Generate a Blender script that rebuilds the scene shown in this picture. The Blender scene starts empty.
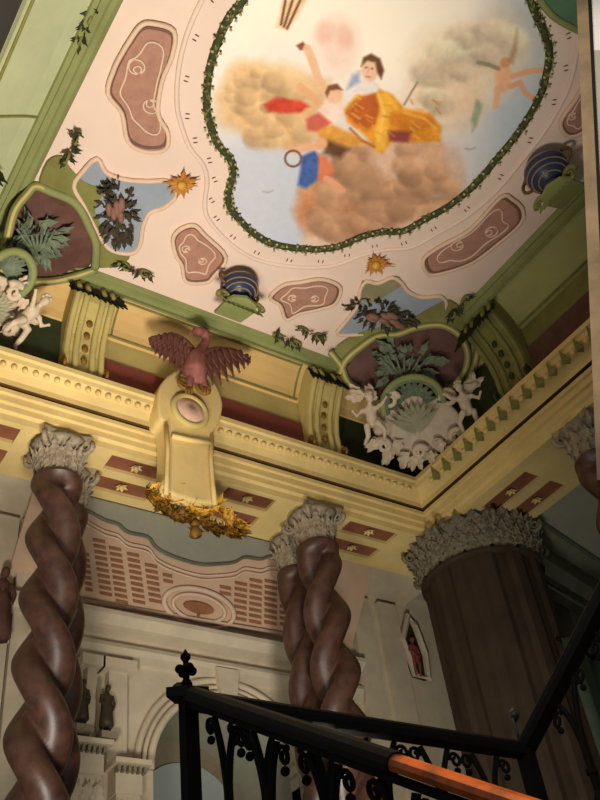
import bpy, math, random
import numpy as np
from mathutils import Vector, Matrix
random.seed(7); rng = np.random.default_rng(11)
C = bpy.context.scene.collection
sc = bpy.context.scene

# ------------------------------------------------------------------ camera
F = 931.327
M = np.array([[0.83697235, 0.2856732, 0.46676345],
              [-0.5352471, 0.60496138, 0.58951868],
              [-0.11396417, -0.74324461, 0.6592417]])
cam = bpy.data.cameras.new('camera'); cam.sensor_width = 36; cam.lens = F / 800 * 36
cam.clip_start = .05; cam.clip_end = 100
camo = bpy.data.objects.new('camera', cam); C.objects.link(camo)
R3 = Matrix([[M[i, 0], -M[i, 1], -M[i, 2]] for i in range(3)])
camo.matrix_world = R3.to_4x4()
sc.camera = camo
# ------------------------------------------------------------------ light
sc.view_settings.view_transform = 'Standard'; sc.view_settings.look = 'None'
sc.view_settings.exposure = .14; sc.view_settings.gamma = 1
w = bpy.data.worlds.new('world'); sc.world = w; w.use_nodes = True
w.node_tree.nodes['Background'].inputs[0].default_value = (.85, .93, 1, 1)
w.node_tree.nodes['Background'].inputs[1].default_value = .16


def aim(o, loc, tgt):
    o.location = loc
    o.rotation_euler = (Vector(tgt) - Vector(loc)).to_track_quat('-Z', 'Y').to_euler()


def lamp(name, kind, loc, tgt, power, col, **kw):
    l = bpy.data.lights.new(name, kind); l.energy = power; l.color = col
    for k, v in kw.items(): setattr(l, k, v)
    o = bpy.data.objects.new(name, l); C.objects.link(o); aim(o, loc, tgt)
    return o


lamp('uplight', 'SPOT', (2.4, 3.9, 1.2), (2.3, 5.0, 9.6), 2900, (1, .89, .77), spot_size=math.radians(82), spot_blend=1, shadow_soft_size=.6)
lamp('hall_fill', 'SPOT', (1.2, 5.0, .95), (4.6, 9.8, 7.9), 900, (1, .92, .80), spot_size=math.radians(66), spot_blend=1, shadow_soft_size=.5)  # unseen fill added to brighten the lower back wall
lamp('bay_fill', 'AREA', (4.6, 5.2, .95), (8.2, 10.2, 6.6), 45, (1, .95, .82), shape='DISK', size=.8, spread=math.radians(90))  # added lamp that lifts the dark right-hand bay
lamp('upright_fill', 'SPOT', (-.5, -.4, 2.4), (1.75, .8, 2.2), 260, (1, .85, .7), spot_size=math.radians(46), spot_blend=.6, shadow_soft_size=.1)  # added to brighten the wooden upright, not a lamp of the stair
lamp('rail_spot', 'SPOT', (1.70, 1.2, 4.2), (1.76, 1.27, .5), 560, (1, .60, .22), spot_size=math.radians(26), spot_blend=.12, shadow_soft_size=.02)


# ------------------------------------------------------------------ helpers
def V(*a): return np.array(a, float)


def nz(v):
    v = np.asarray(v, float); return v / (np.linalg.norm(v) + 1e-12)


def ray(px, py): return M @ np.array([px - 300, py - 400, F]) / F


def at(px, py, ax, v):
    r = ray(px, py); return r * v / r['xyz'.index(ax)]


def atp(px, py, p0, n):
    r = ray(px, py); return r * (np.dot(p0, n) / np.dot(r, n))


def lin(c):
    return tuple((x / 255 / 12.92 if x / 255 <= .04045 else ((x / 255 + .055) / 1.055) ** 2.4) for x in c)


MATS = {}


def mat(name, col, rough=.75, var=.25, scale=3, bump=.15, metal=0, col2=None, spec=.3):
    if name in MATS: return MATS[name]
    m = bpy.data.materials.new(name); m.use_nodes = True
    nt = m.node_tree; b = nt.nodes['Principled BSDF']
    L = lin(col); D = lin(col2) if col2 else tuple(x * (1 - var) for x in L)
    tc = nt.nodes.new('ShaderNodeTexCoord')
    n = nt.nodes.new('ShaderNodeTexNoise'); n.inputs['Scale'].default_value = scale; n.inputs['Detail'].default_value = 6; n.inputs['Roughness'].default_value = .65
    nt.links.new(tc.outputs['Object'], n.inputs['Vector'])
    rp = nt.nodes.new('ShaderNodeValToRGB')
    rp.color_ramp.elements[0].position = .32; rp.color_ramp.elements[1].position = .68
    rp.color_ramp.elements[0].color = (*D, 1); rp.color_ramp.elements[1].color = (*L, 1)
    nt.links.new(n.outputs['Fac'], rp.inputs['Fac']); nt.links.new(rp.outputs['Color'], b.inputs['Base Color'])
    b.inputs['Roughness'].default_value = rough; b.inputs['Metallic'].default_value = metal
    b.inputs['Specular IOR Level'].default_value = spec
    if bump:
        n2 = nt.nodes.new('ShaderNodeTexNoise'); n2.inputs['Scale'].default_value = scale * 6; n2.inputs['Detail'].default_value = 4
        nt.links.new(tc.outputs['Object'], n2.inputs['Vector'])
        bp = nt.nodes.new('ShaderNodeBump'); bp.inputs['Strength'].default_value = bump; bp.inputs['Distance'].default_value = .03
        nt.links.new(n2.outputs['Fac'], bp.inputs['Height']); nt.links.new(bp.outputs['Normal'], b.inputs['Normal'])
    MATS[name] = m; return m


def vcmat(name, rough=.9):
    m = bpy.data.materials.new(name); m.use_nodes = True
    nt = m.node_tree; b = nt.nodes['Principled BSDF']
    a = nt.nodes.new('ShaderNodeVertexColor'); a.layer_name = 'paint'
    n = nt.nodes.new('ShaderNodeTexNoise'); n.inputs['Scale'].default_value = 9; n.inputs['Detail'].default_value = 6
    tc = nt.nodes.new('ShaderNodeTexCoord'); nt.links.new(tc.outputs['Object'], n.inputs['Vector'])
    mx = nt.nodes.new('ShaderNodeMix'); mx.data_type = 'RGBA'; mx.blend_type = 'OVERLAY'; mx.inputs[0].default_value = .12
    nt.links.new(a.outputs['Color'], mx.inputs[6]); nt.links.new(n.outputs['Fac'], mx.inputs[7])
    nt.links.new(mx.outputs[2], b.inputs['Base Color'])
    b.inputs['Roughness'].default_value = rough; b.inputs['Specular IOR Level'].default_value = .2
    return m


WO = {}


def woff(o): return WO.get(o.name, V(0, 0, 0)) if o else V(0, 0, 0)


def tag(o, label=None, cat=None, group=None, kind=None):
    if label: o['label'] = label
    if cat: o['category'] = cat
    if group: o['group'] = group
    if kind: o['kind'] = kind
    return o


def thing(name, label, cat, loc, group=None):
    o = bpy.data.objects.new(name, None); C.objects.link(o); o.location = loc; o.empty_display_size = .1
    WO[o.name] = np.array(loc, float)
    return tag(o, label, cat, group)


class MB:
    def __init__(s): s.v = []; s.f = []; s.cut = []

    def add(s, vs, fs):
        k = len(s.v); s.cut.append((len(s.v), len(s.f))); s.v += [tuple(map(float, p)) for p in vs]; s.f += [tuple(i + k for i in f) for f in fs]; return s

    def box(s, a, b):
        (x0, y0, z0), (x1, y1, z1) = a, b
        return s.add([(x0, y0, z0), (x1, y0, z0), (x1, y1, z0), (x0, y1, z0), (x0, y0, z1), (x1, y0, z1), (x1, y1, z1), (x0, y1, z1)],
                     [(3, 2, 1, 0), (4, 5, 6, 7), (0, 1, 5, 4), (1, 2, 6, 5), (2, 3, 7, 6), (3, 0, 4, 7)])

    def obox(s, c, ex, ey, ez):
        c, ex, ey, ez = map(np.asarray, (c, ex, ey, ez)); vs = []
        for k in (-1, 1):
            for a, b in ((-1, -1), (1, -1), (1, 1), (-1, 1)): vs.append(c + a * ex + b * ey + k * ez)
        return s.add(vs, [(3, 2, 1, 0), (4, 5, 6, 7), (0, 1, 5, 4), (1, 2, 6, 5), (2, 3, 7, 6), (3, 0, 4, 7)])

    def slab(s, pts, th):
        n = len(pts); th = np.asarray(th); vs = list(pts) + [np.asarray(p) + th for p in pts]
        return s.add(vs, [tuple(range(n)), tuple(range(2 * n - 1, n - 1, -1))] + [(i, (i + 1) % n, n + (i + 1) % n, n + i) for i in range(n)])

    def tube(s, path, r, n=8, closed=False, sq=None):
        P = [np.asarray(p, float) for p in path]; m = len(P)
        rr = r if hasattr(r, '__len__') else [r] * m
        ref = None; rings = []
        for i in range(m):
            t = nz((P[(i + 1) % m] if closed or i < m - 1 else P[i]) - (P[i - 1] if closed or i > 0 else P[i]))
            if ref is None:
                ref = V(0, 0, 1) if abs(t[2]) < .9 else V(1, 0, 0)
            a = nz(np.cross(t, ref)); b = np.cross(a, t); ref = b
            ring = []
            for k in range(n):
                an = 2 * math.pi * k / n
                ring.append(P[i] + rr[i] * (math.cos(an) * a + math.sin(an) * b))
            rings.append(ring)
        vs = [p for q in rings for p in q]; fs = []
        for i in range(m if closed else m - 1):
            j = (i + 1) % m
            for k in range(n): fs.append((i * n + k, i * n + (k + 1) % n, j * n + (k + 1) % n, j * n + k))
        if not closed: fs += [tuple(range(n - 1, -1, -1)), tuple((m - 1) * n + k for k in range(n))]
        return s.add(vs, fs)

    def lathe(s, prof, c=(0, 0, 0), n=24, axis=(0, 0, 1), lobes=0, la=0):
        ax = nz(axis); a = nz(np.cross(ax, (0, 1, 0) if abs(ax[1]) < .9 else (1, 0, 0))); b = np.cross(ax, a); c = np.asarray(c, float)
        vs = []
        for r, z in prof:
            for k in range(n):
                t = 2 * math.pi * k / n; q = r * (1 + la * math.cos(lobes * t)); vs.append(c + ax * z + q * (math.cos(t) * a + math.sin(t) * b))
        m = len(prof); fs = []
        for i in range(m - 1):
            for k in range(n): fs.append((i * n + k, i * n + (k + 1) % n, (i + 1) * n + (k + 1) % n, (i + 1) * n + k))
        fs += [tuple(range(n - 1, -1, -1)), tuple((m - 1) * n + k for k in range(n))]
        return s.add(vs, fs)

    def ell(s, c, ax, ay=None, az=None, n=12, m=8):
        if ay is None: ax, ay, az = V(ax, 0, 0), V(0, ax, 0), V(0, 0, ax)
        c, ax, ay, az = map(np.asarray, (c, ax, ay, az)); vs = [c - az]
        for i in range(1, m):
            t = -math.pi / 2 + math.pi * i / m
            for k in range(n):
                p = 2 * math.pi * k / n; vs.append(c + math.cos(t) * (math.cos(p) * ax + math.sin(p) * ay) + math.sin(t) * az)
        vs.append(c + az); fs = []
        for k in range(n): fs.append((0, 1 + (k + 1) % n, 1 + k))
        for i in range(m - 2):
            for k in range(n): fs.append((1 + i * n + k, 1 + i * n + (k + 1) % n, 1 + (i + 1) * n + (k + 1) % n, 1 + (i + 1) * n + k))
        e = len(vs) - 1
        for k in range(n): fs.append((e, 1 + (m - 2) * n + k, 1 + (m - 2) * n + (k + 1) % n))
        return s.add(vs, fs)

    def leaf(s, base, d, nrm, L, W, curl=.5, seg=5, lob=True):
        """a bent leaf: runs along d, rolls towards nrm"""
        d = nz(d); nrm = nz(np.asarray(nrm) - np.dot(nrm, d) * d); side = np.cross(d, nrm); base = np.asarray(base, float)
        vs = []; p = base.copy(); ang = 0
        for i in range(seg + 1):
            t = i / seg
            wv = W * (math.sin(math.pi * min(1, .18 + .82 * t) ** .8) if t < 1 else .05)
            if lob: wv *= 1 + .22 * (-1) ** i
            fw = math.cos(ang) * d + math.sin(ang) * nrm; up = math.cos(ang) * nrm - math.sin(ang) * d
            vs += [p - side * wv * .5 + up * W * .12, p - up * W * .04, p + side * wv * .5 + up * W * .12]
            ang += curl * (t ** 1.5) * 2.2 / seg * 2; p = p + fw * L / seg
        fs = []
        for i in range(seg):
            for k in range(2): fs.append((3 * i + k, 3 * i + k + 1, 3 * i + 4 + k, 3 * i + 3 + k))
        return s.add(vs, fs)

    def build_split(s, name, m, parent=None, smooth=False):
        """every primitive becomes a part of its own"""
        cuts = s.cut + [(len(s.v), len(s.f))]; out = []
        for (v0, f0), (v1, f1) in zip(cuts[:-1], cuts[1:]):
            b = MB(); b.add(s.v[v0:v1], [tuple(i - v0 for i in f) for f in s.f[f0:f1]]); out.append(b.build(name, m, parent, smooth))
        return out

    def build(s, name, m, parent=None, smooth=False, fix=True):
        off = woff(parent)
        me = bpy.data.meshes.new(name); me.from_pydata([tuple(np.array(p) - off) for p in s.v], [], s.f)
        me.materials.append(m); o = bpy.data.objects.new(name, me); C.objects.link(o)
        if fix:
            import bmesh
            bm = bmesh.new(); bm.from_mesh(me); bmesh.ops.recalc_face_normals(bm, faces=bm.faces); bm.to_mesh(me); bm.free()
        if smooth:
            for p in me.polygons: p.use_smooth = True
        if parent: o.parent = parent
        WO[o.name] = off
        return o


def remesh(o, vox=.02, smooth=4):
    m = o.modifiers.new('blend', 'REMESH'); m.mode = 'VOXEL'; m.voxel_size = vox; m.use_smooth_shade = True
    if smooth:
        s = o.modifiers.new('soften', 'SMOOTH'); s.factor = .5; s.iterations = smooth
    return o


def smoothpath(P, n=6, closed=False):
    P = [np.asarray(p, float) for p in P]; m = len(P); out = []
    for i in range(m if closed else m - 1):
        g = (lambda k: P[k % m]) if closed else (lambda k: P[min(max(k, 0), m - 1)])
        a, b, c, d = g(i - 1), g(i), g(i + 1), g(i + 2)
        for k in range(n):
            t = k / n
            out.append(.5 * ((2 * b) + (c - a) * t + (2 * a - 5 * b + 4 * c - d) * t * t + (3 * b - a - 3 * c + d) * t ** 3))
    if not closed: out.append(P[-1])
    return out


# ------------------------------------------------------------------ colours
yel = mat('yellow_plaster', (228, 200, 132), var=.2, scale=1.5)
yeld = mat('ochre_groove', (96, 66, 30), var=.2)
tan = mat('tan_cove_plaster', (216, 180, 114), var=.18, scale=1.2)
ygreen = mat('olive_yellow_plaster', (200, 182, 112), var=.22, scale=2)
green = mat('green_plaster', (142, 148, 92), var=.25, scale=1.5)
lgreen = mat('pale_green_plaster', (188, 194, 152), var=.2, scale=.9)
dgreen = mat('dark_green_plaster', (58, 66, 40), var=.4, scale=4)
mgreen = mat('moss_green_plaster', (132, 130, 70), var=.3, scale=4)
red = mat('brick_red_plaster', (142, 74, 60), var=.25, scale=4)
maroon = mat('maroon_plaster', (104, 70, 60), var=.35, scale=4)
pink = mat('pink_stucco', (230, 206, 188), var=.08, scale=1.2, bump=.06)
pinkd = mat('pink_stucco_moulding', (226, 196, 170), var=.15, scale=4)
rose = mat('rose_panel', (178, 132, 112), var=.25, scale=8)
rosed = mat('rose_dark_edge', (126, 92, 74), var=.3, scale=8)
blue = mat('pale_blue_plaster', (152, 162, 172), var=.18, scale=2.5)
navy = mat('blue_glaze', (50, 62, 88), rough=.35, var=.3, scale=6)
bronze = mat('bronze_brown', (112, 82, 46), rough=.5, var=.4, scale=9)
gold = mat('gilt', (226, 172, 62), rough=.45, var=.35, scale=14)
goldd = mat('dark_gilt', (140, 100, 36), rough=.5, var=.4, scale=14)
white = mat('white_stucco', (216, 196, 168), var=.25, scale=7)
wreathm = mat('wreath_leaf', (132, 134, 78), var=.5, scale=25)
wreathd = mat('wreath_core', (66, 72, 38), var=.4, scale=20)
brown = mat('brown_marble', (92, 60, 47), rough=.42, var=.65, scale=7, bump=.05, spec=.5)
capm = mat('grey_capital_stone', (176, 160, 134), var=.5, scale=14)
capd = mat('dark_capital_stone', (140, 130, 106), var=.5, scale=14)
pierm = mat('brown_pier_stone', (64, 49, 35), var=.4, scale=3)
grey = mat('grey_plaster', (168, 166, 146), var=.15, scale=1.5)
cream = mat('cream_plaster', (214, 198, 170), var=.2, scale=2.5)
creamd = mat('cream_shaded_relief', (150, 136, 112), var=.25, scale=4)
coffr = mat('coffer_red', (158, 104, 72), var=.3, scale=9)
eaglem = mat('plum_plaster', (156, 96, 88), var=.4, scale=9)
feath = mat('plum_feathers', (120, 74, 62), var=.4, scale=18)
iron = mat('black_iron', (20, 19, 17), rough=.75, var=.4, scale=12, bump=.1, spec=.12)
wood = mat('lit_rail_wood', (206, 104, 26), rough=.3, var=.65, scale=9, bump=.05, spec=.5)  # reddish wood with the lamplight's orange put into the base colour
railm = mat('dark_rail_wood', (16, 15, 13), rough=.55, var=.3, scale=6, bump=.04, spec=.2)  # near-black; on the near handrail it stands for the unlit run
slate = mat('grey_green_foliage', (120, 132, 106), var=.45, scale=14)
curt = mat('green_cloth', (70, 84, 66), var=.35, scale=3)
stone = mat('stone_floor', (120, 114, 104), var=.25, scale=3)
beam = mat('weathered_wood', (150, 130, 100), var=.45, scale=7)
black = mat('rebate_shade', (14, 13, 12), var=.3)
whitep = mat('white_board', (226, 224, 216), var=.08)

# ------------------------------------------------------------------ setting
ZC = 9.6
YMIN = -.8


def struct(o): o['kind'] = 'structure'; return o


def loft(name, prof, m, sides='ABL', parent=None):
    """prof rows: (pA, z, offB, XL); builds the run on the wanted sides, mitred at both corners"""
    b = MB()
    for sd in sides:
        for (p0, z0, o0, l0), (p1, z1, o1, l1) in zip(prof[:-1], prof[1:]):
            if sd == 'A': q = [(l0, p0, z0), (p0 + o0, p0, z0), (p1 + o1, p1, z1), (l1, p1, z1)]
            elif sd == 'B': q = [(p0 + o0, p0, z0), (p0 + o0, YMIN, z0), (p1 + o1, YMIN, z1), (p1 + o1, p1, z1)]
            else: q = [(l0, YMIN, z0), (l0, p0, z0), (l1, p1, z1), (l1, YMIN, z1)]
            b.add(q, [(0, 1, 2, 3)])
    return b.build(name, m, parent, fix=False)


def PR(rows, ob=.28):
    return [(p, z, ob, .5 - (p - 7.86) * .8) for p, z in rows]


# cornice with ovolo, groove and fascia
tc = struct(loft('trim_1', PR([(8.25, 8.0), (7.86, 8.0), (7.86, 7.93), (7.89, 7.91), (7.90, 7.85), (7.98, 7.76), (8.03, 7.68), (8.03, 7.60)]), yel))
struct(loft('trim_2', PR([(8.03, 7.60), (8.10, 7.60), (8.10, 7.555), (8.05, 7.555)]), yeld))
struct(loft('trim_3', PR([(8.05, 7.555), (8.05, 7.50), (8.09, 7.49), (8.09, 7.40), (8.13, 7.39), (8.13, 7.31), (8.17, 7.28), (8.17, 7.19), (8.24, 7.19)]), yel))
# egg and dart beads along the ovolo
b = MB()
for k in range(58):
    x = .6 + k * .13
    b.ell((x, 7.925, 7.80), V(.038, 0, 0), V(0, .045, 0), V(0, .03, .06), 8, 6)
for k in range(36):
    y = 7.6 - k * .24
    b.ell((8.205, y, 7.80), V(0, .05, 0), V(.05, 0, 0), V(.03, 0, .06), 8, 6)
tag(b.build('egg_moulding', yel, tc, True), kind='stuff')
b = MB()
for k in range(34):
    y = 7.48 - k * .24
    b.add([(8.17, y - .07, 7.74), (8.17, y + .07, 7.74), (8.10, y, 7.90), (8.24, y, 7.72)], [(0, 1, 2), (0, 3, 1), (0, 2, 3), (1, 3, 2)])
tag(b.build('dart_stud', mgreen, tc), 'dark leaf studs between the eggs', kind='stuff')


# soffit slab with sunk coffers
def slabholes(mb, x0, x1, y0, y1, z0, z1, holes):
    xs = sorted({x0, x1, *[h[0] for h in holes], *[h[1] for h in holes]}); ys = sorted({y0, y1, *[h[2] for h in holes], *[h[3] for h in holes]})
    for a, c in zip(xs[:-1], xs[1:]):
        for d, e in zip(ys[:-1], ys[1:]):
            mx, my = (a + c) / 2, (d + e) / 2
            if any(h[0] < mx < h[1] and h[2] < my < h[3] for h in holes): continue
            mb.box((a, d, z0), (c, e, z1))


def sx(px, py): return at(px, py, 'z', 7.2)


def crect(p0, p1):  # x range from two photo points on the soffit
    return sx(*p0)[0], sx(*p1)[0]


rowsA = [(8.27, 8.55), (8.70, 8.98)]
hA = []
for (xa, xb) in [(1.55, 2.42), crect((107, 462), (163, 478)), crect((224, 492), (272, 505)), crect((347, 524), (394, 538))]:
    for ya, yb in rowsA: hA.append((xa, xb, ya, yb))
rowsB = [(8.66, 8.96), (9.14, 9.46)]
yB = [(6.35, 7.25), (3.6, 4.5)]
hB = [(xa, xb, ya, yb) for ya, yb in yB for xa, xb in rowsB]
b = MB(); slabholes(b, -.4, 8.46, 8.18, 9.14, 7.2, 7.42, hA); slabholes(b, 8.46, 9.6, YMIN, 9.14, 7.2, 7.42, hB)
sof = struct(b.build('trim_4', yel))
for h in hA + hB:
    o = MB().box((h[0] - .03, h[2] - .03, 7.25), (h[1] + .03, h[3] + .03, 7.30)).build('coffer_panel', mat('coffer_brown', (142, 88, 62), var=.3, scale=5), sof)
    b = MB(); cx_, cy_ = (h[0] + h[1]) / 2, (h[2] + h[3]) / 2
    for k in range(6): b.leaf((cx_, cy_, 7.25), (math.cos(k * 1.047), math.sin(k * 1.047), -.5), (0, 0, -1), .10, .06, .6, 3)
    b.ell((cx_, cy_, 7.21), .03); b.build('coffer_rosette', yel, sof)
b = MB(); b.box((-.4, 8.2, 7.46), (9.6, 9.14, 8.0)); b.box((8.5, YMIN, 7.46), (9.6, 8.2, 8.0)); struct(b.build('trim_5', yel))

# attic, cove, ceiling-edge moulding
L_ATT = .75
def PRL(rows): return [(p, z, .28, xl) for p, z, xl in rows]
struct(loft('wall_back_attic', PRL([(8.15, 8.0, .75), (8.15, 9.0, .88)]), ygreen, 'A'))
struct(loft('wall_right_attic', PRL([(8.15, 8.0, .75), (8.15, 9.0, .88)]), mgreen, 'B'))
struct(loft('wall_left_attic', PRL([(8.15, 8.0, .75), (8.15, 9.0, .88)]), lgreen, 'L'))
cove = [(8.15, 9.0, .88), (8.15, 9.02, .90), (8.10, 9.04, .93), (8.06, 9.15, 1.05), (7.98, 9.28, 1.2), (7.88, 9.40, 1.35), (7.78, 9.48, 1.48)]
struct(loft('wall_back_cove', PRL(cove), tan, 'A'))
struct(loft('wall_right_cove', PRL(cove), mat('olive_cove_plaster', (168, 166, 106), var=.2, scale=1.2), 'B'))
struct(loft('wall_left_cove', PRL(cove), lgreen, 'L'))
edge = [(7.78, 9.48, 1.48), (7.76, 9.45, 1.50), (7.73, 9.45, 1.55), (7.73, 9.50, 1.57), (7.68, 9.51, 1.64), (7.66, 9.54, 1.67), (7.62, 9.53, 1.72), (7.60, 9.56, 1.75), (7.58, 9.60, 1.78)]
struct(loft('trim_6', PRL(edge), green))
for sd, bx in (('A', lambda a, c: ((a, 8.12, 8.30), (c, 8.16, 8.60))),):
    pass
struct(MB().box((3.32, 8.11, 8.0), (6.42, 8.15, 8.60)).build('trim_7', red))
struct(MB().box((8.39, YMIN, 8.0), (8.43, 5.45, 8.62)).build('trim_8', maroon))
struct(MB().box((6.98, 8.11, 8.0), (8.42, 8.15, 9.0)).build('trim_9', dgreen))
struct(MB().box((.76, 8.11, 8.0), (2.74, 8.15, 9.0)).build('trim_10', dgreen))
struct(MB().box((8.39, 6.05, 8.0), (8.43, 8.11, 9.0)).build('trim_11', dgreen))
# thin dark lines framing the cove panels
b = MB()
b.tube([(3.35, 8.09, 9.03), (6.35, 8.09, 9.03)], .018, 6)
b.tube([(8.37, YMIN, 9.03), (8.37, 5.6, 9.03)], .018, 6)
for x in (3.42, 6.3): b.tube([(x, p, z - .01) for p, z, _ in cove[2:]], .015, 6)
b.tube([(p + .27, 5.6, z - .01) for p, z, _ in cove[2:]], .015, 6)
b.tube([(xl + .01, 5.75, z - .01) for p, z, xl in cove[2:]], .015, 6)
b.tube([(.93, YMIN, 9.03), (.93, 5.75, 9.03)], .018, 6)
b.tube([(3.42, 7.80, 9.45), (6.3, 7.80, 9.45)], .016, 6)
[struct(q) for q in b.build_split('trim_12', mgreen)]
# ceiling
struct(MB().box((.4, -2.2, 9.6), (9.0, 8.6, 9.75)).build('ceiling', pink))

# back bay of the left-hand wall
YW = 10.2
arcX, arcZ, aR = 6.05, 4.25, 1.05
pts = [(-3, YW, -2), (-3, YW, 7.6), (14, YW, 7.6), (14, YW, -2), (arcX + aR, YW, -2)]
pts += [(arcX + aR * math.cos(t), YW, arcZ + aR * math.sin(t)) for t in np.linspace(0, math.pi, 24)] + [(arcX - aR, YW, -2)]
struct(MB().slab(pts, (0, .2, 0)).build('wall_back', cream))
struct(MB().box((-3, 9.14, 7.42), (9.6, 10.4, 7.6)).build('wall_back_bay_ceiling', cream))
b = MB()
for t0, t1 in zip(np.linspace(0, math.pi, 25)[:-1], np.linspace(0, math.pi, 25)[1:]):
    q = [(arcX + aR * math.cos(t), y, arcZ + aR * math.sin(t)) for t, y in ((t0, 10.2), (t1, 10.2), (t1, 11.6), (t0, 11.6))]
    b.add(q, [(0, 1, 2, 3)])
for x in (arcX - aR, arcX + aR): b.add([(x, 10.2, -2), (x, 11.6, -2), (x, 11.6, arcZ), (x, 10.2, arcZ)], [(0, 1, 2, 3)])
struct(b.build('wall_back_arch_reveal', grey, fix=False))
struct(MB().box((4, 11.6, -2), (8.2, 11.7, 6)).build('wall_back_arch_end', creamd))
b = MB(); r2 = .82
b.slab([(arcX + .1 + r2 * math.cos(t), 11.55, 4.15 + r2 * math.sin(t)) for t in np.linspace(0, math.pi, 24)] + [(arcX + .1 - r2, 11.55, -2), (arcX + .1 + r2, 11.55, -2)], (0, .04, 0))
struct(b.build('wall_back_arch_panel', mat('pale_grey_panel', (176, 182, 178), var=.08)))
av = thing('archivolt', 'cream moulded arch surround with keystone, behind the iron newel post', 'arch', (arcX, YW, arcZ))
b = MB()
for rr, rad in ((1.10, .05), (1.28, .045), (1.19, .03)):
    b.tube([(arcX + rr * math.cos(t), YW - .03, arcZ + rr * math.sin(t)) for t in np.linspace(0, math.pi, 30)], rad, 8)
b.build_split('arch_moulding', cream, av, True)
MB().slab([(arcX - .12, YW - .14, arcZ + 1.02), (arcX + .12, YW - .14, arcZ + 1.02), (arcX + .17, YW - .14, arcZ + 1.42), (arcX - .17, YW - .14, arcZ + 1.42)], (0, .2, 0)).build('keystone', cream, av)
# mouldings on the back wall
def run(mb, rows, x0, x1):
    for (y0, z0), (y1, z1) in zip(rows[:-1], rows[1:]):
        mb.add([(x0, y0, z0), (x1, y0, z0), (x1, y1, z1), (x0, y1, z1)], [(0, 1, 2, 3)])
b = MB(); run(b, [(10.2, 6.14), (9.93, 6.14), (9.93, 6.08), (9.98, 6.04), (10.05, 5.99), (10.05, 5.93), (10.2, 5.91)], -1, 8.35); struct(b.build('trim_13', cream, fix=False))
b = MB(); run(b, [(10.2, 5.78), (10.10, 5.78), (10.08, 5.72), (10.12, 5.66), (10.14, 5.56), (10.2, 5.54)], -1, 8.35); struct(b.build('trim_14', cream, fix=False))
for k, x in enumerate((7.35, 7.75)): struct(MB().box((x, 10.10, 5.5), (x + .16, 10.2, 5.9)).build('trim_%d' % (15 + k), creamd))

# right-hand bay: wall set at a slight angle behind the corner pier, far wall beyond it
wd = nz(V(.968, .25, 0)); wn = V(.25, -.968, 0); w0 = V(9.5, 7.36, 0) + wn * -.25 + wd * 1.35
def onw(px, py, off=0): return atp(px, py, w0 + wn * off, wn)
b = MB(); p1 = w0 + wd * 7
b.slab([(*w0[:2], -2), (*p1[:2], -2), (*p1[:2], 7.2), (*w0[:2], 7.2)], (-wn * .2))
struct(b.build('wall_right', mat('grey_green_plaster', (98, 98, 80), var=.25, scale=2)))
struct(MB().box((16, -3, -2), (16.2, 12, 9)).build('wall_right_far', grey))
struct(MB().box((9.6, -3, 7.6), (16, 12, 7.8)).build('wall_right_bay_ceiling', grey))
struct(MB().box((-4, -3, -2.2), (16.2, 12, -2)).build('floor', stone))

def band(px0, py0, px1, py1, h, d, m, nm):
    a = onw(px0, py0); c = onw(px1, py1); dr = nz(c - a); dr[2] = 0
    a0 = a - dr * .3; c0 = a + dr * 4.5; c0[2] = a0[2]
    b = MB().slab([a0, c0, c0 - V(0, 0, h), a0 - V(0, 0, h)], wn * d); return struct(b.build(nm, m))
gb = mat('grey_green_moulding', (134, 132, 108), var=.25, scale=4)
band(534, 528, 590, 564, .07, .40, gb, 'trim_17')
band(530, 533, 590, 569, .10, .30, gb, 'trim_18')
band(524, 552, 580, 588, .34, .10, gb, 'trim_19')
band(523, 580, 568, 611, .05, .16, gb, 'trim_20')

# stair: rising flight beside the camera, landing ahead, upper flight coming back
ZN = 1.7
st = thing('stair_flight', 'stone flight climbing past the camera below the glossy handrail', 'stairs', (1.0, .5, -2))
b = MB()
for k in range(20):
    y = -2.2 + k * .28; z = -2 + (k + 1) * .1705 - .62
    if z > -1.9: b.box((-.6, y, -2), (1.66, y + .3, z))
b.build('steps', stone, st)
ld = MB().box((-.6, 3.4, .55), (5.3, 5.0, .75)).build('stair_landing', stone); tag(ld, 'stone landing slab under the level black rail', 'landing')

# ------------------------------------------------------------------ ceiling fresco (painted on the ceiling, inside the wreath)
gpx = [(243, 0), (228, 20), (215, 50), (208, 80), (207, 110), (212, 130), (219, 146), (231, 160), (233, 174), (229, 190), (229, 204), (238, 218), (252, 232), (271, 243),
       (296, 248), (320, 249), (340, 246), (360, 237), (381, 232), (403, 231), (425, 219), (450, 205), (475, 184), (500, 155), (520, 130), (538, 100), (546, 75), (549, 50), (543, 30), (532, 5),
       (524, -30), (480, -90), (400, -125), (310, -95), (262, -45)]
GP = [at(x, y, 'z', ZC - .03) for x, y in gpx]
GPs = smoothpath(GP, 5, True)
gx = np.array([p[:2] for p in GPs])


def pip(X, Y, poly):
    ins = np.zeros(X.shape, bool); n = len(poly)
    for i in range(n):
        x0, y0 = poly[i]; x1, y1 = poly[(i + 1) % n]
        c = (y0 > Y) != (y1 > Y)
        with np.errstate(divide='ignore', invalid='ignore'):
            ins ^= c & (X < (x1 - x0) * (Y - y0) / (y1 - y0 + 1e-12) + x0)
    return ins


def sdf(X, Y, poly):
    d = np.full(X.shape, 1e9); n = len(poly)
    for i in range(n):
        ax, ay = poly[i]; bx, by = poly[(i + 1) % n]; ex, ey = bx - ax, by - ay
        t = np.clip(((X - ax) * ex + (Y - ay) * ey) / (ex * ex + ey * ey + 1e-9), 0, 1)
        d = np.minimum(d, np.hypot(X - ax - t * ex, Y - ay - t * ey))
    return np.where(pip(X, Y, poly), -d, d)


LAT = rng.random((64, 64))


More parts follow.
